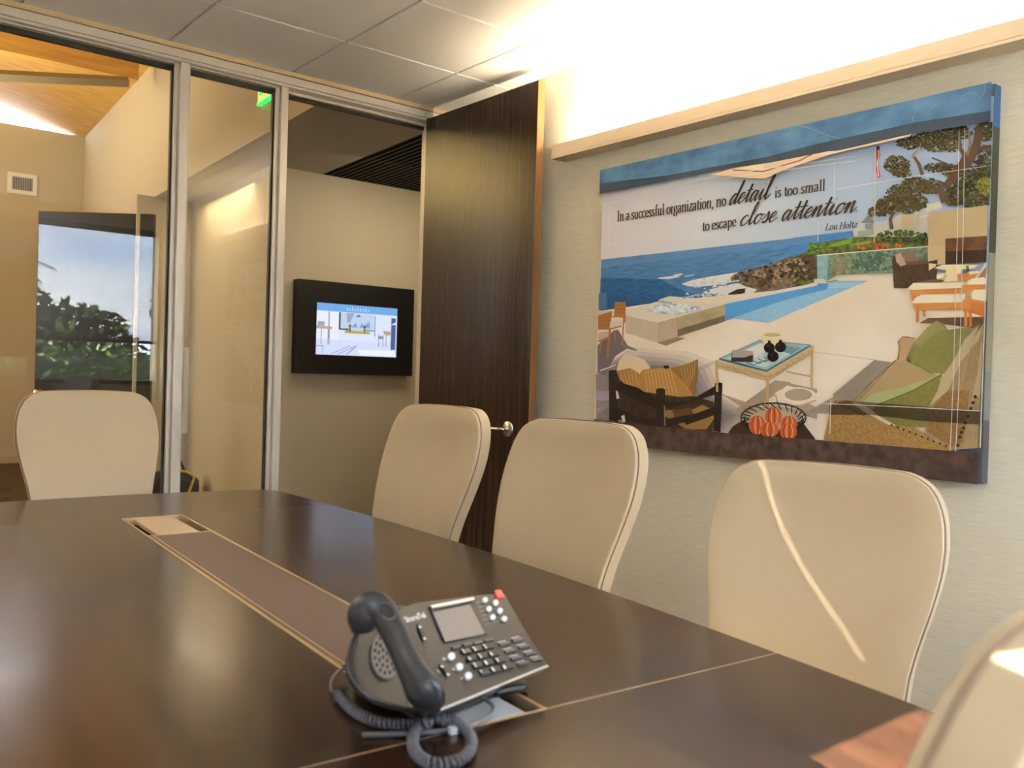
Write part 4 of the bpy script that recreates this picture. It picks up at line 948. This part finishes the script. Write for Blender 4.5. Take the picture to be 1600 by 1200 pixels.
# --- glass coffee table
for pts in (((1010, 550), (1310, 330), (1420, 345), (1090, 590)), ((940, 430), (1060, 470), (1240, 560), (1180, 580)), ((1310, 330), (1600, 390), (1600, 420), (1330, 350)), ((1400, 430), (1600, 520), (1600, 600), (1480, 560))): mp(c5, pts, (166, 152, 134))
mell(c5, 1450, 440, 150, 62, (242, 228, 208)); mell(c5, 1470, 430, 95, 42, (170, 156, 138)); mline(c5, [(1310+0, 430), (1330, 490), (1450, 520), (1590, 470)], 9, (176, 160, 142))
GL = (192, 162, 110)
mp(c5, [(920, 182), (1205, 52), (1558, 88), (1250, 268)], (150, 186, 196)); mp(c5, [(965, 178), (1210, 72), (1510, 98), (1240, 240)], (196, 214, 214))
mp(c5, [(1030, 150), (1200, 76), (1300, 84), (1180, 170)], (226, 230, 232)); mp(c5, [(1380, 90), (1500, 100), (1420, 150), (1360, 130)], (112, 150, 160))
for k in range(4): mline(c5, [(1110+40*k, 205-12*k), (1160+40*k, 225-12*k), (1210+40*k, 200-14*k)], 7, (70, 120, 130))
mline(c5, ((920, 182), (1250, 266), (1558, 88)), 14, (44, 108, 132)); mline(c5, ((920, 180), (1205, 52), (1558, 86)), 6, (110, 150, 162))
mp(c5, [(895, 188), (1250, 272), (1250, 300), (898, 210)], (206, 178, 128)); mp(c5, [(1250, 272), (1578, 84), (1578, 108), (1255, 300)], (206, 180, 130))
mp(c5, [(898, 222), (1250, 312), (1250, 330), (900, 236)], GL); mp(c5, [(1255, 315), (1576, 122), (1576, 140), (1258, 334)], GL)
for k in range(8): mline(c5, ((930+40*k, 208+10*k), (955+40*k, 232+9*k)), 6, GL); mline(c5, ((1275+38*k, 290-22*k), (1290+38*k, 300-24*k)), 6, GL)
for a in ((903, 200, 908, 410, 16), (1256, 290, 1258, 520, 20), (1566, 100, 1562, 380, 16), (940, 430, 1240, 530, 10), (1390, 270, 1560, 305, 9), (1260, 530, 1330, 470, 8)): mline(c5, ((a[0], a[1]), (a[2], a[3])), a[4], GL)
mp(c5, [(1010, 125), (1060, 118), (1160, 150), (1155, 205), (1005, 200)], (60, 46, 44)); mp(c5, [(1012, 125), (1090, 118), (1160, 150), (1100, 172), (1012, 172)], (176, 166, 172)); mp(c5, [(1090, 120), (1155, 130), (1160, 160), (1110, 150)], (196, 162, 136))
mp(c5, [(1208, 16), (1365, 8), (1352, 70), (1320, 100), (1250, 95), (1222, 60)], (236, 224, 192)); mell(c5, 1287, 12, 79, 20, (246, 232, 200)); mell(c5, 1290, 16, 60, 13, (206, 182, 140))
for x, y, r_ in ((1270, 105, 38), (1348, 100, 39), (1296, 165, 40)): mell(c5, x, y, r_, r_*.95, (24, 20, 20)); mp(c5, [(x-12, y-30), (x-10, y-50), (x+10, y-50), (x+12, y-30)], (24, 20, 20)); mell(c5, x-10, y-12, 7, 6, (80, 76, 76))
# --- chimney wall, hedge behind glass, wicker chair, table, loungers
mp(c4, [(255, 262), (560, 232), (950, 206), (950, 292), (700, 388), (330, 396), (255, 432)], (86, 112, 96), noise=((70, 70, 70), .35, 6, (140, 160, 140)))
blobs(c4, 560, 310, 190, 60, 110, 20, [(70, 104, 92), (100, 128, 108), (84, 110, 74), (130, 150, 130), (60, 88, 80)]); blobs(c4, 350, 340, 60, 50, 30, 14, [(150, 150, 140), (170, 110, 90), (120, 140, 110)])
mp(c4, [(180, 266), (257, 264), (252, 430), (182, 442)], (136, 178, 192), noise=((60, 60, 60), .15)); mline(c4, ((180, 266), (560, 234), (950, 204)), 7, (226, 220, 208)); mp(c4, [(160, 430), (230, 425), (245, 460), (160, 460)], (226, 220, 208))
mp(S0, [cA(955, 1036), cA(1366, 985), c4(1400, 300), c4(948, 332)], (190, 168, 132), noise=((8, 8, 8), .06)); mp(S0, [cA(1364, 985), cA(1414, 1006), c4(1410, 300), c4(1362, 320)], (156, 136, 106))
mp(c4, [(948, 200), (1070, 200), (1070, 330), (948, 332)], (196, 172, 134)); mp(c4, [(1070, 150), (1360, 130), (1360, 312), (1070, 328)], (104, 72, 46), noise=((30, 30, 30), .4)); mp(c4, [(1072, 240), (1360, 225), (1360, 312), (1070, 328)], (56, 40, 30))
WK = (72, 54, 42)
mp(c4, [(700, 295), (718, 262), (760, 330), (950, 310), (1016, 295), (1010, 445), (835, 492), (714, 490)], WK, noise=((120, 120, 60), .3)); mp(c4, [(722, 262), (760, 248), (800, 330), (760, 342), (730, 310)], (186, 164, 140)); mp(c4, [(765, 248), (850, 228), (862, 260), (880, 300), (810, 310)], (132, 112, 92)); mp(c4, [(955, 320), (1010, 326), (1000, 345), (955, 372)], (226, 204, 160)); mp(c4, [(800, 310), (950, 300), (950, 322), (810, 335)], (110, 78, 56))
mp(c4, [(870, 450), (1010, 430), (1060, 440), (1050, 452), (900, 470)], (110, 88, 72))
mp(c4, [(995, 355), (1052, 330), (1308, 330), (1262, 358), (1180, 362), (1175, 440), (1062, 448), (1075, 368)], (236, 220, 178)); mp(c4, [(1010, 405), (1064, 405), (1050, 430), (1010, 430)], (236, 224, 196))
WD, CU_ = (204, 138, 72), (244, 232, 208)
mp(c4, [(950, 700), (1000, 690), (1360, 676), (1350, 720), (1260, 770), (1080, 740), (890, 735)], (104, 74, 54)); mp(c4, [(1000, 660), (1350, 650), (1360, 690), (940, 700)], (240, 224, 200))
mp(c4, [(1155, 395), (1300, 380), (1280, 430), (1160, 445)], WD); mp(c4, [(1230, 380), (1300, 372), (1330, 385), (1240, 400)], CU_); mp(c4, [(1262, 440), (1380, 310), (1395, 330), (1392, 430), (1340, 430)], (226, 204, 172)); mp(c4, [(1290, 430), (1385, 340), (1395, 440)], (150, 116, 92))
mp(c4, [(1215, 340), (1232, 335), (1236, 380), (1220, 380)], (60, 96, 50))
mp(c4, [(828, 505), (1190, 488), (1370, 480), (1370, 505), (1200, 530), (860, 545), (838, 580)], WD); mp(c4, [(810, 492), (850, 456), (1200, 455), (1190, 490), (830, 506)], CU_); mp(c4, [(1185, 470), (1370, 460), (1370, 500), (1190, 500)], WD); mp(c4, [(1222, 445), (1250, 428), (1340, 416), (1372, 430), (1372, 466), (1225, 468)], CU_)
mp(c4, [(846, 598), (1192, 588), (1196, 640), (860, 640)], WD); mp(c4, [(835, 582), (900, 536), (1210, 533), (1195, 590), (842, 598)], CU_)
for a in ((878, 610, 878, 728, 22), (922, 640, 924, 690, 18), (848, 520, 848, 580, 14)): mline(c4, ((a[0], a[1]), (a[2], a[3])), a[4], (196, 124, 62))
mp(c4, [(1190, 580), (1240, 545), (1392, 585), (1392, 692), (1240, 660), (1198, 660)], WD); mp(c4, [(1240, 590), (1392, 596), (1392, 690), (1245, 660)], (190, 118, 60)); mp(c4, [(1252, 520), (1270, 505), (1392, 500), (1392, 582), (1252, 570)], CU_); mp(c4, [(1370, 500), (1395, 460), (1395, 560)], (176, 150, 120))
for x in (1212, 1243): mline(c4, ((x, 640), (x+2, 758)), 22, (196, 124, 62))
# --- woven sofa
mp(c6, [(290, 430), (580, 190), (700, 205), (560, 340), (440, 480), (340, 500)], (140, 130, 118)); mp(c6, [(100, 560), (300, 440), (440, 480), (280, 560)], (150, 138, 124))
SF_ = (170, 146, 108)
mp(S0, [c4(1392, 690), (1551, 520), c6(1390, 330), c6(1340, 800), c6(1110, 815), c6(930, 700), c6(960, 510), c6(1060, 300), c4(1250, 790), c4(1330, 720)], (156, 134, 96), noise=((120, 120, 40), .15))
mp(S0, [c4(1392, 690), c4(1340, 720), c4(1180, 880), c4(1060, 1085), c6(960, 510), c6(1090, 400), c6(1180, 200), c4(1300, 860)], (190, 172, 136)); 
for k in range(7): mline(S0, [c4(1360-18*k, 780+20*k), c6(1300-16*k, 300+10*k)], 1.2, (130, 108, 74))
mp(S0, [c6(1320, 80), c6(1345, 60), c6(1340, 430), c6(1250, 480), c6(1290, 300)], (176, 156, 118))
mp(c6, [(440, 480), (560, 350), (720, 192), (800, 190), (970, 282), (1055, 300), (960, 420), (800, 470), (520, 500)], SF_); mline(c6, ((470, 470), (600, 330), (720, 195)), 5, (120, 100, 74))
mp(c6, [(742, 190), (758, 110), (745, 65), (770, 32), (800, 24), (865, 40), (815, 190)], (184, 156, 118)); mline(c6, ((742, 188), (756, 110), (745, 62), (775, 30), (862, 40)), 6, (120, 86, 62))
mp(c4, [(798, 985), (850, 872), (950, 762), (1010, 716), (1060, 740), (1092, 782), (1245, 760), (1232, 800), (1130, 990), (1062, 1086), (970, 1084), (860, 1020)], (128, 126, 70), noise=((90, 90, 90), .12)); mp(c4, [(850, 872), (950, 762), (1010, 716), (1085, 780), (1000, 800), (900, 900)], (146, 142, 88))
mline(c4, ((810, 1000), (900, 1040), (980, 1086)), 5, (90, 84, 48))
mp(c6, [(500, 480), (560, 424), (800, 372), (1052, 284), (1020, 400), (960, 512), (950, 655), (760, 660), (600, 570)], (126, 122, 64), noise=((90, 90, 90), .12)); mp(c6, [(500, 482), (560, 424), (800, 372), (1052, 284), (850, 400), (600, 500), (560, 540)], (166, 172, 122)); mline(c6, ((600, 500), (850, 400), (1050, 288)), 6, (84, 78, 40))
mp(c6, [(270, 560), (268, 505), (320, 462), (400, 470), (530, 560), (680, 640), (860, 655), (960, 730), (1110, 800), (1110, 820), (230, 745), (240, 700)], (158, 124, 72), noise=((160, 160, 160), .3)); mp(c6, [(950, 560), (1090, 400), (1240, 400), (1200, 760), (1110, 790), (940, 680)], (140, 108, 64), noise=((160, 160, 160), .25))
for k in range(10): mell(c6, 310+ (k*22), 480+k*10, 7, 6, (50, 36, 28)); mell(c6, 700+k*42, 640+k*16, 8, 7, (50, 36, 28))
for x, y in ((1280, 445), (1265, 485), (1250, 525), (1230, 580), (1212, 625), (1200, 660), (1185, 690), (1175, 722), (1160, 780)): mell(c6, x, y, 13, 12, (58, 42, 32))
mp(c6, [(268, 508), (380, 470), (1372, 545), (1370, 640), (900, 610), (560, 570), (270, 568)], (70, 58, 44), alpha=.38)
mp(S0, [(1545, 470), (1552, 470), (1546, 740), (1530, 740)], (96, 100, 96), alpha=.4)
# --- wire bowl of orange shells on a dark table
mp(c5, [(985, 700), (1020, 650), (1085, 610), (1300, 560), (1520, 640), (1590, 730), (1600, 760), (1000, 720)], (64, 42, 32))
mell(c5, 1305, 620, 215, 110, (52, 38, 30)); mell(c5, 1305, 592, 200, 84, (180, 164, 146))
for k in range(26):
    a = 2*PI*k/26; a2 = a+rnd.uniform(.1, .35); mline(c5, ((1305+225*math.cos(a), 590+102*math.sin(a)), (1305+170*math.cos(a2), 604+72*math.sin(a2))), 7, (28, 24, 22))
mline(c5, [(1305+226*math.cos(2*PI*k/30), 590+103*math.sin(2*PI*k/30)) for k in range(31)], 8, (28, 24, 22))
for x, y, rx, ry in ((1305, 580, 58, 62), (1412, 632, 58, 56), (1192, 640, 58, 66), (1278, 672, 66, 52), (1410, 685, 60, 58)):
    mell(c5, x, y, rx, ry, (196, 98, 58))
    for k in (-.62, -.25, .15, .5): mline(c5, ((x+k*rx*.55, y-ry*.86), (x+k*rx*1.0, y-ry*.2), (x+k*rx*.95, y+ry*.4), (x+k*rx*.5, y+ry*.88)), 8, (226, 160, 110) if k in (-.25, .5) else (160, 60, 40))
mp(S0, [c5(60, 598), c5(370, 640), c5(700, 665), c5(930, 690), c5(1600, 742), c6(150, 740), c6(1110, 818), c6(1302, 830), c6(1370, 845), (1550, 775), (920, 715)], (72, 54, 46), noise=((26, 26, 26), .35, 7, (92, 74, 66)))
# --- eaves and blue band at the top
mp(S0, [c1(865, 697), c1(1000, 660), c1(1200, 612), c1(1600, 535), cA(850, 480), cA(830, 512), cA(300, 630), cA(0, 728), c1(1200, 722), c1(1090, 718)], (236, 206, 178)); mp(S0, [c1(1020, 662), c1(1200, 620), c1(1190, 640), c1(1195, 672), c1(1040, 662)], (244, 224, 186))
mline(S0, [c1(1000, 668), c1(1190, 678), c1(1420, 610), cA(180, 620), cA(480, 560)], 1.6, (120, 84, 62))
mp(S0, [(940, 250), (1240, 180), (1565, 105), (1565, 188), cA(1415, 402), cA(1100, 455), cA(850, 492), cA(330, 610), c1(1600, 552), c1(1250, 620), c1(900, 672), (942, 304)], (62, 102, 146), noise=((9, 9, 16), .30, 7, (86, 128, 168)))
mp(S0, [(943, 288), c1(600, 700), c1(1200, 590), cA(200, 560), cA(900, 410), cA(1412, 330), cA(1415, 402), cA(1100, 455), cA(850, 492), cA(330, 610), c1(1600, 552), c1(1250, 620), c1(900, 672), (942, 304)], (74, 84, 96), noise=((40, 40, 40), .25, 6), alpha=.35)
for pts in (((870, 250), (880, 300), (850, 390), (860, 410)), ((0, 430), (120, 450), (250, 500), (350, 525)), ((1180, 260), (1230, 210), (1300, 220)), ((1300, 260), (1345, 215), (1350, 150)), ((980, 320), (1010, 290), (1040, 310))): mline(cA, catmull([Vector((x, y, 0)) for x, y in pts], 5) and [(p.x, p.y) for p in catmull([Vector((x, y, 0)) for x, y in pts], 5)], 5, (108, 138, 170))
# --- fine white rules
WL = (236, 234, 236)
for f, a, wd in ((S0, [c1(170, 862), c1(1000, 690), c1(1600, 607), cA(455, 648)], .9), (S0, [c1(168, 884), c1(1000, 714), c1(1600, 632), cA(455, 680)], 1.1), (S0, [c1(235, 880), c1(225, 1165)], .9), (S0, [c1(225, 1127), c1(335, 1112)], .9), (S0, [cA(310, 700), cA(305, 935)], .9), (S0, [cA(320, 876), cA(850, 790), cA(1365, 718), cA(1412, 745)], .9),
                 (S0, [cA(1172, 470), cA(1160, 1190), c4(1130, 1180), c6(1110, 822)], .9), (S0, [cA(1212, 455), cA(1200, 1190), c4(1170, 1190), c6(1148, 824)], .9), (S0, [c6(215, 490), c6(800, 515), c6(1372, 546)], 1.0), (S0, [c6(284, 450), c6(276, 700)], 1.0), (S0, [cA(196, 1100), c4(192, 170)], .6)):
    mline(f, a, wd, WL)
obj('picture', pb, PM, mu, keep=True)

# --- the quotation: a serif hand and a script hand drawn as pen strokes
SERIF = {  # strokes in x-height units; third value = 1 for thick (vertical) strokes; advance last
 'I': ([((.2, 0), (.2, 1.55))], [(.0, .4, 0), (.0, .4, 1.55)], .5), 'n': ([((.2, 0), (.2, 1)), ((.2, .7), (.4, .95), (.6, .98), (.72, .8), (.72, 0))], [(.03, .38, 0), (.55, .9, 0), (.03, .2, 1)], .98),
 'a': ([((.1, .78), (.25, .96), (.45, .96), (.56, .75), (.56, .12), (.7, .04)), ((.56, .6), (.2, .42), (.08, .2), (.22, .02), (.4, .06), (.56, .22))], [], .78), 's': ([((.5, .78), (.38, .96), (.2, .93), (.1, .75), (.25, .56), (.42, .44), (.5, .25), (.38, .04), (.2, .03), (.07, .2))], [], .62),
 'u': ([((.2, .98), (.2, .25), (.32, .03), (.5, .06), (.68, .28)), ((.68, .98), (.68, 0))], [(.03, .2, .98), (.5, .68, .98), (.68, .85, .02)], .95), 'c': ([((.62, .75), (.5, .95), (.3, .95), (.1, .7), (.1, .3), (.3, .03), (.5, .06), (.65, .25))], [], .72),
 'e': ([((.1, .55), (.6, .57), (.56, .85), (.38, .98), (.15, .8), (.09, .45), (.2, .12), (.4, .02), (.62, .2))], [], .72), 'f': ([((.6, 1.48), (.48, 1.58), (.32, 1.45), (.28, 1.1), (.28, 0))], [(.08, .48, 0), (.08, .52, .98)], .58), 'l': ([((.22, 0), (.22, 1.6))], [(.04, .4, 0), (.05, .22, 1.58)], .46),
 'o': ([((.4, .98), (.16, .82), (.09, .5), (.16, .16), (.4, .02), (.64, .16), (.71, .5), (.64, .82), (.4, .98))], [], .82), 'r': ([((.2, 0), (.2, 1)), ((.2, .68), (.34, .92), (.5, .95))], [(.03, .4, 0), (.03, .2, 1)], .6), 'g': ([((.38, .98), (.14, .85), (.14, .5), (.38, .38), (.58, .5), (.58, .85), (.38, .98)), ((.2, .42), (.14, .2), (.5, .1), (.66, -.1), (.5, -.38), (.2, -.4), (.06, -.2), (.2, .05)), ((.55, .9), (.72, .95))], [], .76),
 'i': ([((.2, 0), (.2, 1)), ((.2, 1.36), (.2, 1.5))], [(.03, .38, 0), (.04, .2, 1)], .44), 'z': ([((.1, .95), (.6, .95), (.1, .04), (.62, .04), (.64, .22))], [], .7), 't': ([((.26, 1.28), (.26, .22), (.36, .03), (.54, .1))], [(.06, .52, .96)], .56), ',': ([((.16, .1), (.2, -.05), (.08, -.26))], [], .36),
 'm': ([((.2, 0), (.2, 1)), ((.2, .7), (.4, .96), (.58, .96), (.66, .8), (.66, 0)), ((.66, .7), (.86, .96), (1.04, .96), (1.12, .8), (1.12, 0))], [(.03, .36, 0), (.5, .82, 0), (.96, 1.28, 0), (.03, .2, 1)], 1.36), 'p': ([((.2, -.45), (.2, 1)), ((.2, .75), (.4, .97), (.64, .85), (.72, .5), (.62, .14), (.4, .02), (.2, .2))], [(.03, .4, -.45), (.03, .2, 1)], .86),
 'L': ([((.2, 0), (.2, 1.5)), ((.2, .03), (.75, .03), (.85, .35))], [(.0, .4, 0), (.0, .42, 1.5)], .95), 'H': ([((.2, 0), (.2, 1.5)), ((.95, 0), (.95, 1.5)), ((.2, .78), (.95, .78))], [(.0, .4, 0), (.75, 1.15, 0), (.0, .4, 1.5), (.75, 1.15, 1.5)], 1.22), ' ': ([], [], .42)}
SCRIPT = {
 'c': ([((.62, .78), (.5, 1), (.2, .8), (.08, .35), (.25, .0), (.5, .08), (.8, .45))], .72), 'l': ([((-.05, .3), (.3, 1.2), (.42, 2.0), (.32, 2.2), (.2, 1.6), (.16, .4), (.28, 0), (.6, .4))], .52), 'o': ([((.5, .98), (.2, .85), (.08, .35), (.25, .0), (.52, .22), (.6, .7), (.48, .98), (.6, .82), (.85, .88))], .76),
 's': ([((-.05, .3), (.25, .75), (.36, 1.08), (.46, .6), (.42, .15), (.2, 0), (.04, .14), (.2, .1), (.7, .4))], .62), 'e': ([((-.05, .35), (.35, .55), (.5, .82), (.36, 1), (.12, .7), (.08, .25), (.28, 0), (.7, .42))], .62), 'a': ([((.55, .85), (.36, 1), (.1, .6), (.12, .1), (.3, .04), (.6, .98), (.54, .3), (.62, 0), (.9, .42))], .84),
 'd': ([((.55, .85), (.36, 1), (.1, .6), (.12, .1), (.3, .04), (.6, .98), (.78, 2.2), (.58, .5), (.62, 0), (.9, .42))], .84), 't': ([((-.05, .4), (.2, 1.0), (.3, 1.7), (.22, .5), (.3, 0), (.6, .42)), ((-.02, 1.12), (.55, 1.16))], .52), 'i': ([((-.05, .4), (.18, 1), (.14, .3), (.24, 0), (.55, .42)), ((.24, 1.42), (.28, 1.5))], .48),
 'n': ([((-.05, .4), (.16, 1), (.1, 0), (.34, .85), (.52, 1), (.5, .35), (.58, 0), (.86, .42))], .8), '.': ([((.1, .05), (.16, .12))], .4), ' ': ([], .5)}
INK = mat('brown_print_ink', (62, 40, 26), .6)
def write(bm, s, p0, p1, xh, font, mi=0, slant=0.0, thick=.24, thin=.085, lay=.0):
    """set the text along the printed baseline p0-p1 (picture plane), x-height xh, all read off in the photo's plane of the canvas"""
    A, B = mpt(*p0, 0), mpt(*p1, 0); A.x = B.x = MX0-MO.x-.0040-lay
    ux = (B-A).normalized(); uz = Vector((0, 0, 1)); 
    adv = sum((SERIF[c][2] if font == 'serif' else SCRIPT[c][1]) for c in s); sx_ = (B-A).length/adv
    q0, q1 = mpt(p0[0], p0[1]-xh, 0), mpt(*p0, 0); sz = abs(q0.z-q1.z)
    x = 0
    def P(u, v): return A+ux*((x+u+slant*v*sz/sx_)*sx_)+uz*(v*sz)
    LY = [0]
    def ribbon(pts, w0=None):
        pts2 = [(p.x, p.y) for p in catmull([Vector((a, b, 0)) for a, b in pts], 5)] if len(pts) > 2 else pts
        W = [P(*p) for p in pts2]; LY[0] += 1; off = Vector((-.00001*(LY[0] % 9), 0, 0)); l, r = [], []
        for i, p in enumerate(W):
            d = W[min(i+1, len(W)-1)]-W[max(i-1, 0)]; d.normalize()
            pen = abs(d.z) if font == 'serif' else max(0, -d.z)*.75+abs(d.y)*.12
            wd = (thin+(thick-thin)*pen)*sz if w0 is None else w0*sz
            sd = Vector((0, -d.z, d.y))*wd/2; l.append(p+sd+off); r.append(p-sd+off)
        for i in range(len(W)-1):
            fc = bm.faces.new([bm.verts.new(q) for q in (l[i], l[i+1], r[i+1], r[i])]); fc.material_index = mi; fc.normal_update()
            if fc.normal.x > 0: fc.normal_flip()
    for c in s:
        if font == 'serif':
            st, bars, a = SERIF[c]
            for q in st: ribbon(q)
            for b0, b1, z in bars: ribbon(((b0, z), (b1, z)), .09)
        else:
            st, a = SCRIPT[c]
            for q in st: ribbon(q)
        x += a
def lettering(words, name, label, m_):
    bm = bmesh.new()
    for a in words: write(bm, *a[:5], **(a[5] if len(a) > 5 else {}))
    o = obj(name, bm, m_, mu, keep=True); o['label'] = label; return o
lettering([('In a successful organization, no', c1(262, 985), c1(942, 886), 10.3, 'serif'), ('detail', c1(956, 882), c1(1205, 842), 15.5, 'script', dict(slant=.42, thick=.30)), ('is too small', c1(1245, 836), c1(1562, 790), 10.6, 'serif'),
           ('to escape', c1(792, 1046), c1(1005, 1014), 10.3, 'serif'), ('close attention.', c1(1022, 1012), cA(462, 1025), 15.0, 'script', dict(slant=.42, thick=.30))], 'quotation_lettering', 'brown lettering of the quotation', INK)
lettering([('Lou Holtz', cA(222, 1157), cA(442, 1135), 6.6, 'serif', dict(slant=.25))], 'signature_lettering', 'small italic name below the quotation', INK)
lettering([('close attention', c1(215, 782), c1(1090, 612), 14.5, 'script', dict(slant=.5, thick=.13, thin=.05))], 'ghost_lettering', 'faint pale script in the blue band', mat('faint_script', (98, 134, 160), .6))
# wrapped sides of the canvas
bm = bmesh.new(); ZS = [mz1, mz1-.13*1, CZ+.42, CZ+.05, CZ-.1, mz0]
sd_ = [mat('side_blue', (58, 98, 146), .6), mat('side_green', (58, 62, 40), .6), mat('side_beige', (140, 132, 110), .6), mat('side_grey', (120, 122, 112), .6), mat('side_brown', (84, 78, 78), .6)]
for i in range(5):
    vs = [bm.verts.new((x-WX, my0-.0006-MO.y, z-MO.z)) for x, z in ((MX0, ZS[i]), (WX-.002, ZS[i]), (WX-.002, ZS[i+1]), (MX0, ZS[i+1]))]; bm.faces.new(vs).material_index = i
obj('wrapped_edge', bm, sd_, mu)

# ================================================================== GARDEN outside the window wall (mirrored in the partition glass; the sun-blocking tree and bounce patio are added)
struct(obj('ground', bx(-14, 16, -30, BY-.2, -.14, -.04), mat('lawn_green', (84, 104, 52), .9, noise=((3, 3, 3), .3))))
LEAFM = [mat('leaf_green', (58, 82, 34), .6, noise=((3, 3, 3), .4)), mat('leaf_dark', (34, 44, 26), .6, noise=((3, 3, 3), .4)), mat('leaf_light', (120, 144, 60), .6)]
BARK = mat('bark', (96, 80, 66), .9, noise=((20, 20, 4), .3))
grn = random.Random(5)
def leaf_cloud(bm, lobes, n, size, mi=0):
    """leaves spread through ellipsoid lobes (cx, cy, cz, rx, ry, rz), thicker near the lobe surface"""
    vol = [l[3]*l[4]*l[5] for l in lobes]; tot = sum(vol)
    for l, v in zip(lobes, vol):
        for _ in range(int(n*v/tot)):
            d = Vector((grn.gauss(0, 1), grn.gauss(0, 1), grn.gauss(0, 1))).normalized(); r = grn.random()**.4
            c = Vector((l[0]+d.x*l[3]*r, l[1]+d.y*l[4]*r, l[2]+d.z*l[5]*r)); u = Vector((grn.gauss(0, 1), grn.gauss(0, 1), grn.gauss(0, .7))).normalized(); w_ = u.orthogonal().normalized()
            s = size*grn.uniform(.6, 1.3)
            f = bm.faces.new([bm.verts.new(c+q) for q in (-u*s, w_*s*.45-u*s*.1, u*s, -w_*s*.45-u*s*.1)]); f.material_index = mi if grn.random() < .85 else 2
def tree(name, label, x, y, lobes, n, size, trunk, mi=1):
    t = thing(name, label, 'tree', (x, y, -.04), group='garden trees outside the window wall')
    bm = bmesh.new(); leaf_cloud(bm, lobes, n, size, mi); obj('crown', bm, LEAFM, t, keep=True)
    bm = bmesh.new()
    for pts, rr in trunk: tube(bm, catmull(pts, 4), [rr*(1-.6*i/(4*(len(pts)-1))) for i in range(4*(len(pts)-1)+1)], 8)
    obj('trunk', bm, BARK, t, smooth=True)
tree('sun_block_tree', 'unseen dense tree added outside the window wall to block sun, nearest the glass', 1.35, -6.2,
     [(0, 0, 3.75, .86, .8, .85), (.55, 0, 3.6, .5, .7, .75), (-.25, 0, 3.5, .62, .6, .65), (0, 0, 4.7, .85, .8, .7)], 30000, .10, [([(0, 0, 0), (.05, 0, 1.6), (0, 0, 3.2), (.2, 0, 4.2)], .10)])  # tree out of view, added to keep direct sun off the last bay
tree('spreading_tree', 'dark spreading tree beyond the hedge, in the middle of the garden', 4.3, -11.5, [(0, 0, 1.7, 1.5, 1.2, .8), (-1.0, 0, 2.2, .9, .8, .7), (.9, 0, 1.4, .8, .7, .55), (-.4, 0, 1.2, 1.6, 1.0, .7)], 2600, .14, [([(0, 0, 0), (.1, 0, 1), (.2, 0, 2)], .14)])
tree('upright_tree', 'tall upright tree beyond the hedge at the end of the garden', 6.9, -11.9, [(0, 0, 2.6, .65, .6, 1.0), (.2, 0, 1.6, .8, .7, .9), (.5, 0, 3.1, .4, .4, .5)], 2000, .13, [([(0, 0, 0), (.05, 0, 1.5), (.1, 0, 3)], .11)])
# palm
t = thing('palm_tree', 'palm with a bushy head of fronds standing beyond the hedge', 'tree', (3.75, -14.5, -.04), group='garden trees outside the window wall')
bm = bmesh.new(); tube(bm, [(0, 0, 0), (.04, 0, 1.6), (0, 0, 3.3)], [.16, .12, .1], 10); obj('trunk', bm, BARK, t, smooth=True)
for k in range(22):
    bm = bmesh.new(); a = 2*PI*k/22+grn.uniform(-.1, .1); el = grn.uniform(-.3, 1.2); d = Vector((math.cos(a), math.sin(a), 0)); Ln = grn.uniform(.8, 1.1); prev = None
    sp = [Vector((0, 0, 3.3))+d*Ln*q*math.cos(el*(1-q))+Vector((0, 0, Ln*(math.sin(el)*q-.75*q*q))) for q in [i/7 for i in range(8)]]
    sd = Vector((-d.y, d.x, 0))
    for i in range(1, 8):
        for s in (1, -1):
            for j in range(2):
                p = sp[i-1].lerp(sp[i], j/2); q = p+sd*s*.28*(1-abs(i/8-.4))+(sp[i]-sp[i-1])*.9-Vector((0, 0, .08)); w_ = (sp[i]-sp[i-1]).normalized()*.025
                bm.faces.new([bm.verts.new(v) for v in (p-w_, p+w_, q)])
    tube(bm, sp, .012, 5); obj('frond', bm, LEAFM[1], t, keep=True)
hd = bmesh.new(); leaf_cloud(hd, [(1.0+.8*k, -4.6+grn.uniform(-.1, .1), .72+.1*grn.random(), .75, .45, .72) for k in range(-3, 8)], 9000, .075, 0); 
box(hd, -1.6, 7.2, -4.8, -4.5, -.04, 1.25, 1)
o = obj('hedge', hd, LEAFM, keep=True); tag(o, 'leafy green hedge along the lawn outside the window wall', 'hedge'); o['kind'] = 'stuff'
struct(obj('ground_bounce_patio', bx(-8, 9, -3.9, BY-.2, -.05, -.02), mat('pale_concrete', (214, 208, 198), .8, noise=((4, 4, 4), .08))))  # unseen pale paving added to bounce sunlight up to the ceiling
